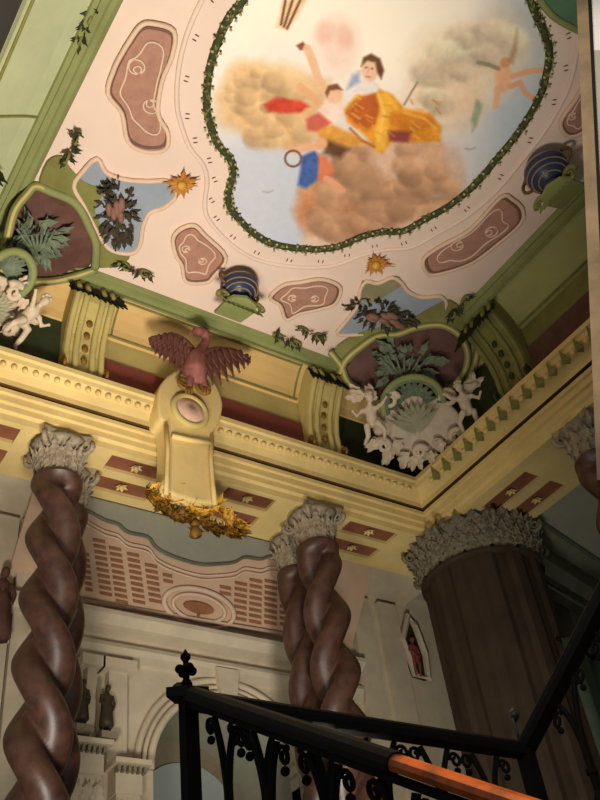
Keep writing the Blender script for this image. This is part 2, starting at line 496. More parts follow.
def vn(X, Y):
    xi = np.floor(X).astype(int); yi = np.floor(Y).astype(int); fx = X - xi; fy = Y - yi; fx = fx * fx * (3 - 2 * fx); fy = fy * fy * (3 - 2 * fy)
    g = lambda i, j: LAT[(xi + i) % 64, (yi + j) % 64]
    return (g(0, 0) * (1 - fx) + g(1, 0) * fx) * (1 - fy) + (g(0, 1) * (1 - fx) + g(1, 1) * fx) * fy


def fbm(X, Y, o=4):
    s = 0; a = .5
    for k in range(o): s = s + a * (vn(X * 2 ** k + 17 * k, Y * 2 ** k + 5 * k) - .5); a *= .55
    return s


x0, y0 = gx.min(0); x1, y1 = gx.max(0); NS = .0125
nx, ny = int((x1 - x0) / NS) + 1, int((y1 - y0) / NS) + 1
GX, GY = np.meshgrid(np.linspace(x0, x1, nx), np.linspace(y0, y1, ny), indexing='ij')
q = np.stack([GX, GY, np.full(GX.shape, ZC)], -1) @ M
U = 300 + F * q[..., 0] / q[..., 2]; W_ = 400 + F * q[..., 1] / q[..., 2]   # plan coordinates re-expressed on a regular painter's grid
col = np.zeros(GX.shape + (3,)); lab = np.zeros(GX.shape, int)
n1 = fbm(U / 40, W_ / 40); n2 = fbm(U / 14 + 9, W_ / 14); n3 = fbm(U / 5 + 3, W_ / 5)


def lay(poly, c, soft=2, wob=0, amp=.0, op=1, lb=None, c2=None, ang=None):
    d = sdf(U, W_, poly) + wob * (n1 * 1.2 + n2) * 2
    a = np.clip(.5 - d / (2 * soft), 0, 1) * op
    cc = np.array(c, float)[None, None]
    if c2 is not None:
        xs = [p[0] for p in poly]; ys = [p[1] for p in poly]
        dx, dy = ang; t = (U - np.mean(xs)) * dx + (W_ - np.mean(ys)) * dy
        ext = max(abs((p[0] - np.mean(xs)) * dx + (p[1] - np.mean(ys)) * dy) for p in poly)
        t = np.clip(.5 + .5 * t / ext + n2 * .5, 0, 1)[..., None]; cc = cc * (1 - t) + np.array(c2, float) * t
    cc = cc * (1 + amp * (n2 + n3)[..., None])
    col[:] = col * (1 - a[..., None]) + cc * a[..., None]
    if lb is not None: lab[(a > .5)] = lb


def line(pts, c, wdt, op=1, lb=None):
    for (ax, ay), (bx, by) in zip(pts[:-1], pts[1:]):
        ex, ey = bx - ax, by - ay; t = np.clip(((U - ax) * ex + (W_ - ay) * ey) / (ex * ex + ey * ey + 1e-9), 0, 1)
        d = np.hypot(U - ax - t * ex, W_ - ay - t * ey); a = (np.clip(.5 - (d - wdt) / 1.2, 0, 1) * op)[..., None]
        col[:] = col * (1 - a) + np.array(c, float) * a
        if lb is not None: lab[a[..., 0] > .5] = lb


def blob(cx, cy, rx, ry, n=16, ph=0): return [(cx + rx * math.cos(t), cy + ry * math.sin(t)) for t in np.linspace(0, 2 * math.pi, n, endpoint=False)]


# sky
t = np.clip((W_ - 10) / 220 + (U - 380) / 900 * 0 + n1 * .35, 0, 1)[..., None]
col[:] = np.array((250, 240, 220)) * (1 - t) + np.array((208, 204, 206)) * t
lay(blob(285, 210, 60, 70), (196, 202, 214), 26, 3)
lay(blob(520, 95, 45, 110), (190, 200, 206), 26, 3)
lay(blob(255, 180, 30, 60), (200, 204, 212), 20, 3)
lay(blob(420, 50, 85, 50), (255, 244, 222), 30, 4)
# clouds
lay([(215, 95), (240, 62), (262, 58), (290, 72), (330, 78), (322, 130), (292, 150), (262, 148), (235, 132), (215, 118)], (232, 200, 152), 7, 5, .1, .95, 1, (212, 170, 120), (.2, 1))
lay(blob(247, 80, 17, 18), (226, 186, 132), 6, 4, .1, .9)
lay(blob(285, 82, 24, 20), (236, 200, 146), 7, 4, .1, .8)
lay(blob(265, 112, 30, 26), (228, 188, 132), 8, 4, .12, .9)
lay(blob(292, 128, 26, 20), (218, 172, 116), 8, 4, .12, .9)
lay(blob(338, 45, 22, 30), (240, 206, 186), 8, 3, .05, .7)
lay(blob(470, 60, 60, 34), (236, 212, 176), 18, 5, .1, .8, 1)
lay(blob(500, 40, 26, 34), (222, 208, 180), 12, 4, .1, .8)
lay(blob(445, 105, 40, 26), (240, 206, 164), 14, 5, .1, .8)
lay([(300, 215), (300, 190), (325, 170), (335, 150), (360, 140), (395, 142), (430, 130), (455, 150), (462, 175), (450, 205), (425, 220), (400, 230), (360, 238), (330, 246), (306, 240)], (196, 150, 118), 6, 4, .16, 1, 1, (224, 180, 140), (1, -.3))
lay(blob(355, 170, 26, 30), (176, 134, 102), 10, 3, .18, .9)
lay(blob(322, 208, 24, 26), (206, 140, 92), 8, 3, .15, .95)
lay(blob(350, 215, 24, 20), (196, 132, 88), 8, 3, .15, .85)
lay(blob(395, 158, 24, 18), (232, 196, 168), 8, 3, .1, .85)
lay(blob(418, 165, 22, 30), (214, 170, 136), 9, 3, .12, .8)
lay(blob(440, 190, 20, 24), (226, 178, 134), 9, 3, .12, .8)
lay(blob(375, 205, 30, 22), (166, 124, 96), 10, 4, .18, .8)
lay(blob(322, 240, 20, 8), (236, 206, 180), 5, 2, .05, .7)
lay([(446, 140), (462, 150), (460, 182), (444, 196)], (220, 196, 182), 8, 3, .1, .8)
def puffs(region, n, base, rmin, rmax, lb=1):
    xs = [p[0] for p in region]; ys = [p[1] for p in region]; k = 0
    while k < n:
        x, y = random.uniform(min(xs), max(xs)), random.uniform(min(ys), max(ys))
        if not pip(np.array([x]), np.array([y]), region)[0]: continue
        k += 1; rr = random.uniform(rmin, rmax); f = random.uniform(.88, 1.06)
        lo = tuple(c * f * .80 for c in base); hi = tuple(min(255, c * f * 1.13) for c in base)
        lay(blob(x, y, rr * random.uniform(.9, 1.3), rr * random.uniform(.7, 1)), lo, rr * .18, 1.6, .06, .7, lb, hi, (.5, -.86))


puffs([(222, 92), (250, 70), (300, 84), (318, 120), (290, 146), (250, 140)], 26, (226, 188, 140), 6, 15)
puffs([(306, 205), (335, 160), (395, 148), (440, 150), (446, 190), (400, 222), (320, 238)], 44, (200, 154, 118), 7, 17)
puffs([(425, 40), (500, 30), (520, 60), (460, 96), (420, 110)], 16, (238, 214, 182), 9, 20)
# faint distant faces in the haze
for cx, cy in ((325, 32), (345, 38)):
    lay(blob(cx, cy, 9, 11), (234, 186, 164), 4, 1, .05, .7)
# striped banner at the top
lay([(282, 0), (308, -6), (300, 12), (288, 30), (276, 27)], (232, 196, 150), 2, 1, .1, 1, 2)
for k in range(3): line([(300 - k * 7, 0 - 2 * k), (283 - k * 3 + 4, 28 - 2 * k)], (96, 60, 44), 1.2, .9, 2)
# small rose bird shape
lay([(296, 45), (303, 41), (308, 48), (300, 50)], (150, 86, 70), 1, 0, .1, 1, 2)
# companion figure with a red cloth
line([(307, 48), (313, 62), (318, 78), (326, 92)], (232, 188, 148), 4.2, .95, 2)
line([(300, 86), (312, 96), (322, 106)], (226, 172, 128), 4, .95, 2)
lay([(264, 104), (276, 97), (300, 99), (310, 106), (300, 112), (280, 112), (268, 110)], (206, 74, 56), 2, 1.5, .25, 1, 2)
lay([(316, 112), (326, 100), (344, 98), (348, 110), (336, 124), (320, 128)], (240, 214, 196), 2, 1, .1, 1, 2)
lay([(305, 118), (318, 112), (332, 122), (322, 132), (308, 130)], (206, 104, 84), 2, 1, .15, 1, 2)
lay(blob(334, 94, 8.5, 9), (236, 190, 156), 1.4, 0, .06, 1, 2)
lay([(325, 92), (328, 85), (337, 83), (343, 90), (338, 89), (330, 90), (327, 97)], (130, 84, 54), 1.2, 0, .1, 1, 2)
lay([(318, 130), (332, 124), (352, 132), (372, 144), (352, 146), (330, 150), (320, 146)], (222, 158, 70), 2, 1, .2, 1, 2)
lay([(328, 140), (350, 148), (340, 158), (322, 154)], (94, 66, 46), 3, 1, .2, .9, 1)
# main seated figure: orange mantle
lay([(344, 108), (358, 92), (375, 86), (392, 94), (404, 108), (430, 112), (442, 126), (440, 142), (416, 141), (392, 140), (382, 152), (376, 148), (360, 132), (346, 122)], (226, 148, 48), 2, 1, .2, 1, 2)
lay([(346, 112), (360, 96), (374, 92), (380, 106), (376, 126), (366, 130), (352, 122)], (190, 98, 46), 2.5, 1, .15, 1, 2)
lay([(378, 92), (388, 92), (398, 106), (390, 124), (384, 148), (376, 152), (374, 130), (380, 110)], (242, 182, 66), 2, 1, .15, 1, 2)
lay([(392, 112), (430, 114), (438, 126), (410, 132), (388, 126)], (204, 124, 40), 2.5, 1, .2, .9, 2)
lay([(388, 130), (412, 131), (408, 142), (390, 140)], (140, 70, 62), 2, 1, .15, 1, 2)
line([(378, 94), (384, 112), (378, 140)], (250, 206, 104), 1.5, .7, 2)
line([(404, 112), (424, 118), (436, 128)], (246, 186, 84), 1.5, .6, 2)
line([(350, 128), (362, 140), (374, 146)], (168, 96, 40), 1.5, .7, 2)
lay([(352, 92), (357, 80), (366, 76), (380, 84), (378, 91), (362, 96)], (236, 224, 214), 1.6, 1, .1, 1, 2)
lay([(346, 90), (352, 74), (360, 70), (360, 82)], (152, 164, 196), 2.5, 1, .1, .9, 2)
lay(blob(370, 69, 9, 12), (238, 196, 162), 1.4, 0, .05, 1, 2)
lay([(361, 66), (363, 57), (371, 53), (380, 58), (384, 70), (381, 79), (377, 72), (375, 62), (367, 60)], (112, 76, 50), 1.4, 0, .15, 1, 2)
for ex, ey in ((366, 67), (372, 68)): lay(blob(ex, ey, 1.3, .8), (110, 70, 54), .8, 0, 0, .9, 2)
line([(369, 68), (367.5, 72)], (210, 150, 120), .6, .8, 2); line([(366, 76), (370, 76.5)], (180, 96, 84), .6, .9, 2)
line([(404, 104), (417, 82)], (150, 130, 110), 1, .9, 2)
for k in range(34):   # broken brush strokes in the mantle
    fx, fy = random.uniform(350, 436), random.uniform(94, 140)
    if 0 <= fx: line([(fx, fy), (fx + random.uniform(2, 9), fy + random.uniform(1, 7))], random.choice([(250, 196, 90), (176, 96, 36), (214, 134, 44), (236, 164, 60)]), .9, .45)
# blue-draped putto holding a ring
lay([(302, 156), (314, 150), (322, 158), (318, 178), (306, 188), (298, 184)], (72, 100, 160), 2, 1, .3, 1, 3)
lay([(318, 152), (328, 156), (334, 170), (328, 182), (318, 178)], (222, 130, 90), 2, 1, .15, 1, 3)
line([(296, 150), (306, 147), (318, 146)], (230, 176, 140), 3.5, 1, 3); lay(blob(321, 143, 6, 6), (226, 170, 130), 1.2, 0, .05, 1, 3)
line([(326, 178), (338, 186), (342, 190)], (226, 164, 124), 3, 1, 3)
for k in range(18):
    t0, t1 = 2 * math.pi * k / 18, 2 * math.pi * (k + 1) / 18
    line([(293 + 8 * math.cos(t0), 158 + 8 * math.sin(t0)), (293 + 8 * math.cos(t1), 158 + 8 * math.sin(t1))], (118, 84, 62), 1, .95, 3)
# flying putto at the right, two small birds
lay([(495, 66), (506, 64), (514, 74), (510, 88), (500, 92), (494, 80)], (238, 184, 142), 2, .5, .08, 1, 4)
line([(497, 88), (497, 98), (495, 106)], (236, 180, 138), 3, 1, 4); line([(512, 76), (524, 72), (534, 70), (541, 70)], (232, 174, 136), 2.8, 1, 4)
line([(510, 86), (520, 82), (525, 92), (533, 98)], (228, 168, 130), 2.6, 1, 4); line([(498, 68), (488, 64), (478, 62)], (150, 140, 110), 2.2, .9, 4)
lay(blob(505, 62, 5.5, 5.5), (214, 160, 112), 1.2, 0, .05, 1, 4)
lay([(508, 60), (514, 42), (517, 28), (516, 50), (513, 64)], (176, 140, 96), 2, 1, .1, .7, 4)
lay([(470, 118), (477, 100), (482, 104), (478, 126), (472, 132)], (150, 160, 128), 2, 1.5, .2, .9, 4)
for bx, by in ((268, 192), (470, 149), (436, 196)): line([(bx - 5, by - 1), (bx, by), (bx + 5, by - 2)], (170, 170, 168), .9, .8)
ins = pip(GX, GY, [tuple(p) for p in gx])
fr = thing('ceiling_fresco', 'oval painted sky with clouds and an orange-robed seated figure, ringed by the leaf wreath', 'fresco', (4.8, 4.0, ZC))
frm = vcmat('fresco_paint')
vl = np.vectorize(lambda x: (x / 12.92 if x <= .04045 else ((x + .055) / 1.055) ** 2.4))
clin = vl(np.clip(col / 255, 0, 1))
names = {0: 'painted_sky', 1: 'painted_cloud', 2: 'painted_robed_figures', 3: 'painted_blue_putto', 4: 'painted_flying_putto'}
names = {0: 'painted_sky', 1: 'painted_cloud', 2: 'painted_robed_figure', 3: 'painted_draped_putto', 4: 'painted_flying_putto'}
fi = ins[:-1, :-1] | ins[1:, 1:] | ins[1:, :-1] | ins[:-1, 1:]
fl = lab[:-1, :-1]
for L_, nm in names.items():
    I, J = np.nonzero(fi & (fl == L_))
    if not len(I): continue
    quad = np.stack([I * ny + J, (I + 1) * ny + J, (I + 1) * ny + J + 1, I * ny + J + 1], 1)
    used, inv = np.unique(quad, return_inverse=True)
    P = np.stack([GX.ravel()[used] - 4.8, GY.ravel()[used] - 4.0, np.full(len(used), -.012)], 1)
    me = bpy.data.meshes.new(nm); me.from_pydata(P.tolist(), [], inv.reshape(-1, 4)[:, ::-1].tolist())
    ca = me.color_attributes.new('paint', 'FLOAT_COLOR', 'POINT')
    ca.data.foreach_set('color', np.concatenate([clin.reshape(-1, 3)[used], np.ones((len(used), 1))], 1).ravel())
    me.materials.append(frm); o = bpy.data.objects.new(nm, me); C.objects.link(o); o.parent = fr

# wreath
wr = thing('leaf_wreath', 'dark green leaf garland framing the painted oval sky', 'wreath', (4.8, 4.0, ZC))
MB().tube([p + V(0, 0, .0) for p in GPs], .045, 8, True).build('wreath_core', wreathd, wr, True)
b = MB(); m_ = len(GPs)
for i in range(m_):
    p = GPs[i]; t = nz(GPs[(i + 1) % m_] - p); sd = np.cross(t, (0, 0, 1)); seglen = np.linalg.norm(GPs[(i + 1) % m_] - p)
    for k in range(max(2, int(seglen / .02))):
        a = random.uniform(0, 2 * math.pi)
        o = sd * math.cos(a) - V(0, 0, 1) * abs(math.sin(a))
        b.leaf(p + t * random.uniform(0, seglen) + o * .035, t * random.choice((-1, 1)) * 1.1 + o * random.uniform(.1, .7), o, random.uniform(.045, .075), .04, .5, 3, False)
tag(b.build('wreath_leaves', wreathm, wr), kind='stuff')
b = MB()
for i in range(0, m_, 2):
    p = GPs[i]; t = nz(GPs[(i + 1) % m_] - p); sd = np.cross(t, (0, 0, 1))
    for s in (-1, 1): b.ell(p + sd * s * random.uniform(.03, .07) + V(0, 0, -.05), .018, n=6, m=4)
tag(b.build('wreath_berries', mat('pale_berries', (190, 176, 120), var=.3), wr, True), kind='stuff')


# ------------------------------------------------------------------ ceiling ornaments
def cz(px, d=.0): return [at(x, y, 'z', ZC - d) for x, y in px]


def panel(name, outline, label, inner=.8, group='moulded panels around the fresco'):
    P = cz(outline); c = np.mean(P, 0); o = thing(name, label, 'panel', c, group)
    MB().slab([p + V(0, 0, -.005) for p in smoothpath(P, 3, True)], (0, 0, -.02)).build('panel_field', rose, o)
    Ps = smoothpath([p + V(0, 0, -.03) for p in P], 4, True)
    MB().tube(Ps, .028, 8, True).build('panel_frame', pinkd, o, True)
    MB().tube([c + (p - c) * .93 + V(0, 0, .01) for p in Ps], .022, 8, True).build('panel_shadow_bead', rosed, o, True)  # dark tube stands for the shade inside the frame
    b = MB()
    inn = [c + (p - c) * .66 + V(0, 0, -.03) for p in smoothpath(P, 4, True)]
    k = len(inn)
    inn = [p + (c - p) * .10 * math.sin(i * 2 * math.pi * 5 / k) for i, p in enumerate(inn)]
    b.tube(inn, .012, 6, True)
    u = nz(P[0] - c); v = np.cross(u, (0, 0, 1))
    R_ = max(np.linalg.norm(p - c) for p in P)
    for s in (-1, 1):
        for q in (-1, 1):
            pts = []
            for j in range(16):
                a = j * .42; r = .13 * R_ * (1 - j / 18)
                pts.append(c + s * u * (.28 * R_) + (s * math.cos(a) * u + q * math.sin(a) * v) * r + V(0, 0, -.03))
            b.tube(pts, .011, 6)
    b.build_split('panel_scrollwork', pinkd, o, True)
    return o


panel('moulded_panel', [(128, 42), (140, 25), (152, 22), (174, 30), (172, 55), (162, 80), (158, 112), (168, 132), (165, 148), (145, 150), (128, 140), (122, 112), (108, 92), (114, 68), (122, 52)], 'tall rose panel with curled frame on the left of the ceiling, nearest the green cove')
panel('moulded_panel', [(173, 238), (180, 228), (194, 224), (205, 234), (226, 256), (214, 274), (206, 281), (186, 280), (182, 264), (176, 254)], 'small rose panel between gilt burst and blue vase at lower left of wreath')
panel('moulded_panel', [(270, 296), (283, 284), (300, 281), (322, 278), (340, 286), (335, 302), (318, 308), (300, 312), (286, 318), (280, 304)], 'broad low rose panel directly below the painted oval, right of the smaller blue vase')
panel('moulded_panel', [(423, 258), (440, 245), (470, 228), (500, 196), (512, 198), (522, 208), (520, 222), (495, 244), (470, 262), (440, 272), (427, 272)], 'long rose panel running up towards the right-hand blue vase')
panel('moulded_panel', [(560, 120), (575, 98), (590, 75), (612, 90), (596, 118), (580, 132), (566, 134)], 'rose panel at the far right cut off by the brown wooden upright')

# pale ribs beside the wreath and blue corner openings
ring = thing('stucco_rib', 'pale moulded rib following the outside of the leaf wreath', 'moulding', (4.8, 4, ZC))
cg = np.mean(GPs, 0)
b = MB(); b.tube([p + nz(p - cg) * .34 + V(0, 0, .03) for p in GPs], .03, 8, True)
b.build('rib', pink, ring, True)
b = MB()
for i in range(4, m_, 6):
    p = GPs[i]; n_ = nz(p - cg)
    for s in (-.03, .03):
        t = np.cross(n_, (0, 0, 1)); b.ell(p + n_ * .24 + t * s + V(0, 0, .025), n_ * .03, t * .008, V(0, 0, .012), 8, 6)
tag(b.build('rib_studs', rosed, ring, True), kind='stuff')


def opening(label, px, extra=None):
    P = smoothpath(cz(px, .012), 3, True); c = np.mean(P, 0); o = thing('sky_opening', label, 'painted opening', c, 'blue corner openings')
    MB().slab(P, (0, 0, -.012)).build('blue_field', blue, o)
    MB().tube([p + V(0, 0, -.01) for p in P], .03, 8, True).build('opening_frame', pinkd, o, True)
    return o


opening('blue corner opening in the ceiling at the left, under the gilt burst', [(97, 158), (106, 172), (124, 179), (148, 181), (170, 181), (177, 194), (164, 207), (150, 212), (143, 226), (140, 244), (132, 253), (112, 250), (100, 236), (84, 205), (74, 186), (82, 172)])
opening('blue corner opening in the ceiling above the right corner niche', [(338, 334), (345, 322), (357, 306), (360, 290), (366, 281), (378, 283), (392, 277), (402, 283), (408, 291), (422, 297), (440, 296), (446, 304), (436, 320), (412, 330), (372, 333)])
MB().slab(smoothpath(cz([(361, 298), (362, 281), (374, 284), (395, 276), (402, 284), (385, 296), (370, 303)], .026), 3, True), (0, 0, -.008)).build('corner_patch', mat('grey_green_patch', (150, 142, 108), var=.3), [o for o in C.objects if o.name == 'sky_opening.001'][0])  # grey-green colour patch laid over part of the blue field


ng = thing('green_corner_scroll', 'dark green scrolled corner patch at the top right beyond the wreath', 'ornament', at(560, 10, 'z', ZC))
MB().slab(cz([(536, -12), (545, 6), (560, 20), (585, 34), (600, 30), (600, -30), (540, -30)], .012), (0, 0, -.02)).build('green_field', mat('deep_green_plaster', (92, 128, 96), var=.3), ng)
MB().tube(smoothpath(cz([(534, -12), (545, 7), (560, 21), (590, 36)], .03), 5), .04, 8).build('green_edge', green, ng, True)


def cluster(mb, c, ex, ey, nrm, n, L, W):
    for k in range(n):
        a = random.uniform(0, 2 * math.pi); r = math.sqrt(random.random())
        p = c + r * (math.cos(a) * ex + math.sin(a) * ey) + nz(nrm) * random.uniform(0, .06)
        d = nz(math.cos(a) * ex + math.sin(a) * ey) * .9 + nz(nrm) * random.uniform(.1, .7) + rng.normal(0, .3, 3)
        mb.leaf(p, d, nrm, L * random.uniform(.6, 1.2), W, random.uniform(-.4, .8), 4)


def spray(label, px, rx, ry, rose_=True):
    c = at(*px, 'z', ZC - .04); ex = at(px[0] + rx, px[1] + rx * .25, 'z', ZC - .04) - c; ey = at(px[0], px[1] + ry, 'z', ZC - .04) - c
    o = thing('foliage_spray', label, 'ornament', c, 'leafy ornaments over the blue openings')
    b = MB(); cluster(b, c, ex, ey, V(0, 0, -1), 90, .14, .055); tag(b.build('leaves', mat('bronze_leaf', (74, 66, 50), var=.5, scale=20), o), kind='stuff')
    b = MB()
    for k in range(7): b.ell(c + ex * random.uniform(-.5, .5) + ey * random.uniform(-.5, .5) + V(0, 0, -.06), ex * .2, ey * .22, V(0, 0, -.06), 8, 6)
    tag(b.build('blossoms', mat('dull_rose', (150, 110, 92), var=.35, scale=16), o, True), kind='stuff')
    b = MB()
    for k in range(8):
        a = k * .8; pts = [c + (ex * math.cos(a) + ey * math.sin(a)) * (.7 + .09 * j) + np.cross(nz(ex), (0, 0, 1)) * .05 * math.sin(j * .9) for j in range(7)]
        b.tube(pts, .012, 5)
    b.build_split('tendril', mat('bronze_leaf', (74, 66, 50)), o, True)


spray('dark leafy spray with rose blossoms across the left blue opening', (117, 212), 18, 30)
spray('dark leafy spray with rose blossoms across the right blue opening', (384, 314), 32, 12)


def burst(px, label):
    c = at(*px, 'z', ZC - .04); o = thing('gilt_burst', label, 'ornament', c, 'gilt bursts')
    MB().ell(c + V(0, 0, -.03), V(.06, 0, 0), V(0, .06, 0), V(0, 0, .05)).build('boss', gold, o, True)
    b = MB()
    for k in range(13):
        a = k * 2 * math.pi / 13; d = V(math.cos(a), math.sin(a), -.15)
        b.leaf(c + d * .03, d, V(0, 0, -1), random.choice((.12, .17, .23)), .06, .5, 4)
    b.build('gilt_leaves', mat('orange_gilt', (206, 138, 62), rough=.5, var=.45, scale=14), o)


burst((182, 184), 'gilt leaf burst beside the wreath above the small rose panel at left')
burst((376, 264), 'gilt leaf burst below the wreath above the right blue opening')


def vase(loc, label, ang, s=1.0):
    o = thing('blue_vase', label, 'vase', loc, 'blue vases on the cornice edge'); l = V(*loc)
    sp = lambda rows: [(r * s, z * s) for r, z in rows]
    MB().lathe(sp([(.09, 0), (.12, .0), (.13, .03), (.06, .07), (.06, .10), (.14, .14), (.22, .20), (.27, .27), (.285, .33), (.26, .39), (.19, .44), (.12, .47), (.10, .50)]), l, 32).build('vase_body', navy, o, True)
    b = MB()
    for z, r in ((.15, .155), (.20, .225), (.26, .268), (.39, .265)):
        b.tube([l + V(r * s * math.cos(t), r * s * math.sin(t), z * s) for t in np.linspace(0, 2 * math.pi, 32, endpoint=False)], .011, 6, True)
    b.build_split('vase_band', mat('brown_band', (150, 124, 96), var=.3), o, True)
    MB().lathe(sp([(.10, .49), (.13, .52), (.13, .55), (.08, .57), (.04, .62)]), l, 20).build('vase_lid', bronze, o, True)
    d = V(math.cos(ang), math.sin(ang), 0)
    for sgn in (-1, 1):
        MB().tube([l + d * sgn * (.27 + .10 * math.sin(t)) * s + V(0, 0, (.36 - .11 * math.cos(t)) * s) for t in np.linspace(0, math.pi, 12)], .022, 8).build('vase_handle', bronze, o, True)
    return o


vase(at(241, 303, 'z', 9.02), 'smaller blue banded vase standing above the eagle at the foot of the fresco', .2, .9)
vase(at(555, 188, 'z', 8.98), 'larger blue banded vase on the right beside the brown upright', 1.7, 1.0)


def bracket(c, ax, out, label):
    """leafy scroll support under a vase: ax along the wall, out into the room"""
    o = thing('scroll_bracket', label, 'bracket', c, 'green scroll brackets under the vases'); ax = nz(ax); out = nz(out); c = np.asarray(c)
    MB().slab([c + out * .0 - ax * .22, c + out * .10 - ax * .17, c + out * .16, c + out * .10 + ax * .17, c + ax * .22, c - out * .35 + ax * .2 + V(0, 0, .12), c - out * .35 - ax * .2 + V(0, 0, .12)], (0, 0, -.05)).build('shelf', green, o)
    for s in (-1, 1):
        pts = [c + ax * s * (.24 + .10 * (1 - j / 22) * math.cos(j * .5)) + V(0, 0, .02 + .12 * (1 - j / 22) * math.sin(j * .5)) for j in range(18)]
        MB().tube(pts, [.035 * (1 - j / 26) for j in range(18)], 8).build('volute', mgreen, o, True)
    b = MB()
    for k in range(9): b.leaf(c + ax * (k - 4) * .06 + V(0, 0, -.04), V(0, 0, -1) + ax * (k - 4) * .12 + out * .3, out, .14, .07, .6, 4)
    b.build_split('acanthus', green, o)


bracket(at(241, 304, 'z', 9.0), (1, 0, 0), (0, -1, 0), 'green leafy scroll bracket carrying the smaller blue vase')
bracket(at(556, 190, 'z', 8.96), (0, 1, 0), (-1, 0, 0), 'green leafy scroll bracket carrying the larger blue vase')


def edge_scroll(px, d, label):
    c = at(*px, 'z', 9.5); o = thing('edge_scroll', label, 'ornament', c, 'leafy scrolls on the ceiling edge'); d = nz(d)
    b = MB()
    for s in (-1, 1):
        b.tube([c + d * (s * .14 + .09 * (1 - j / 20) * math.cos(j * .5) * s) + V(0, 0, .09 * (1 - j / 20) * math.sin(j * .5) - .02) for j in range(16)], [.026 * (1 - j / 24) for j in range(16)], 7)
    b.build_split('scroll', mgreen, o, True)
    b = MB()
    for k in range(12): b.leaf(c + d * (k - 6) * .035, rng.normal(0, .4, 3) + d * (k - 6) * .1 + V(0, 0, -.5), (0, 0, -1), .14, .06, .5, 4)
    tag(b.build('leaves', dgreen, o), kind='stuff')


edge_scroll((135, 270), (1, 0, 0), 'dark leafy scroll on ceiling edge left of the smaller blue vase')
edge_scroll((287, 340), (1, 0, 0), 'small leafy scroll on ceiling edge right of the smaller blue vase')
edge_scroll((312, 334), (1, 0, 0), 'leafy scroll on ceiling edge where the right corner niche begins')
edge_scroll((458, 308), (0, 1, 0), 'leafy scroll on ceiling edge right of the right blue opening')
edge_scroll((72, 148), (0, 1, 0), 'leafy scroll on the left ceiling edge above the left corner niche')
edge_scroll((85, 28), (0, 1, 0), 'dark leaf knot on the left green moulding near the top')


# ------------------------------------------------------------------ attic consoles
prof = [(8.13, 8.02), (8.04, 8.06), (8.0, 8.2), (8.0, 8.45), (7.95, 8.7), (7.83, 8.95), (7.72, 9.12), (7.68, 9.25), (7.72, 9.36), (7.80, 9.42)]


def console(o3, ax, out, w_, label, m, md):
    """o3: foot point on the attic wall; ax along wall; out into the room"""
    o3 = np.asarray(o3, float); ax = nz(ax); out = nz(out)
    o = thing('scroll_console', label, 'console', o3, 'scroll consoles on the attic')
    pt = lambda p, z, t: o3 + ax * t + out * (8.13 - p) + V(0, 0, z - 8.02)
    b = MB(); n = len(prof)
    vs = [pt(p, z, -w_ / 2) for p, z in prof] + [pt(p, z, w_ / 2) for p, z in prof] + [pt(8.13, 9.42, -w_ / 2), pt(8.13, 9.42, w_ / 2)]
    fs = [(i, i + 1, n + i + 1, n + i) for i in range(n - 1)] + [tuple(range(n)) + (2 * n,), tuple(range(n, 2 * n)) + (2 * n + 1,), (n - 1, 2 * n - 1, 2 * n + 1, 2 * n)]
    b.add(vs, fs); b.build('console_body', m, o)
    for t in (-.42, -.2, .2, .42):
        MB().tube([pt(p - .015, z, t * w_) for p, z in prof[1:]], .042, 8).build('flute_rib', m, o, True)
    b = MB()
    for z in (8.3, 8.5, 8.7, 8.85):
        p = np.interp(z, [q[1] for q in prof], [q[0] for q in prof]); b.ell(pt(p - .03, z, 0), ax * .045, out * .03, V(0, 0, .06), 8, 6)
    b.build_split('bead_drop', md, o, True)
    b = MB()
    for k in range(11): b.leaf(pt(7.70, 9.36, (k - 5) * w_ / 10), V(0, 0, -1) + out * .35 + ax * (k - 5) * .06, out, random.uniform(.36, .5), .13, .35, 6)
    b.build_split('leaf_crest', mat('dark_leaf_crest', (44, 48, 24), var=.4, scale=12), o)
    for s in (-1, 1):
        b = MB(); b.tube([pt(7.93 + .10 * (1 - j / 22) * math.sin(j * .5), 8.13 + .10 * (1 - j / 22) * math.cos(j * .5), s * w_ * .5) for j in range(18)], .022, 7); b.build('volute', md, o, True)
    return o


console((3.02, 8.13, 8.02), (1, 0, 0), (0, -1, 0), .55, 'yellow fluted scroll console left of the eagle, above the left twisted columns', ygreen, goldd)
console((6.66, 8.13, 8.02), (1, 0, 0), (0, -1, 0), .55, 'yellow-green fluted scroll console between eagle and right corner niche', ygreen, goldd)
console((8.41, 5.75, 8.02), (0, 1, 0), (-1, 0, 0), .6, 'green fluted scroll console on right-hand wall beside the corner niche', mgreen, dgreen)
c_ = at(4, 212, 'z', 9.0)
console((.80, c_[1], 8.05), (0, -1, 0), (1, 0, 0), .55, 'dark green scroll console on the left-hand cove', green, dgreen)


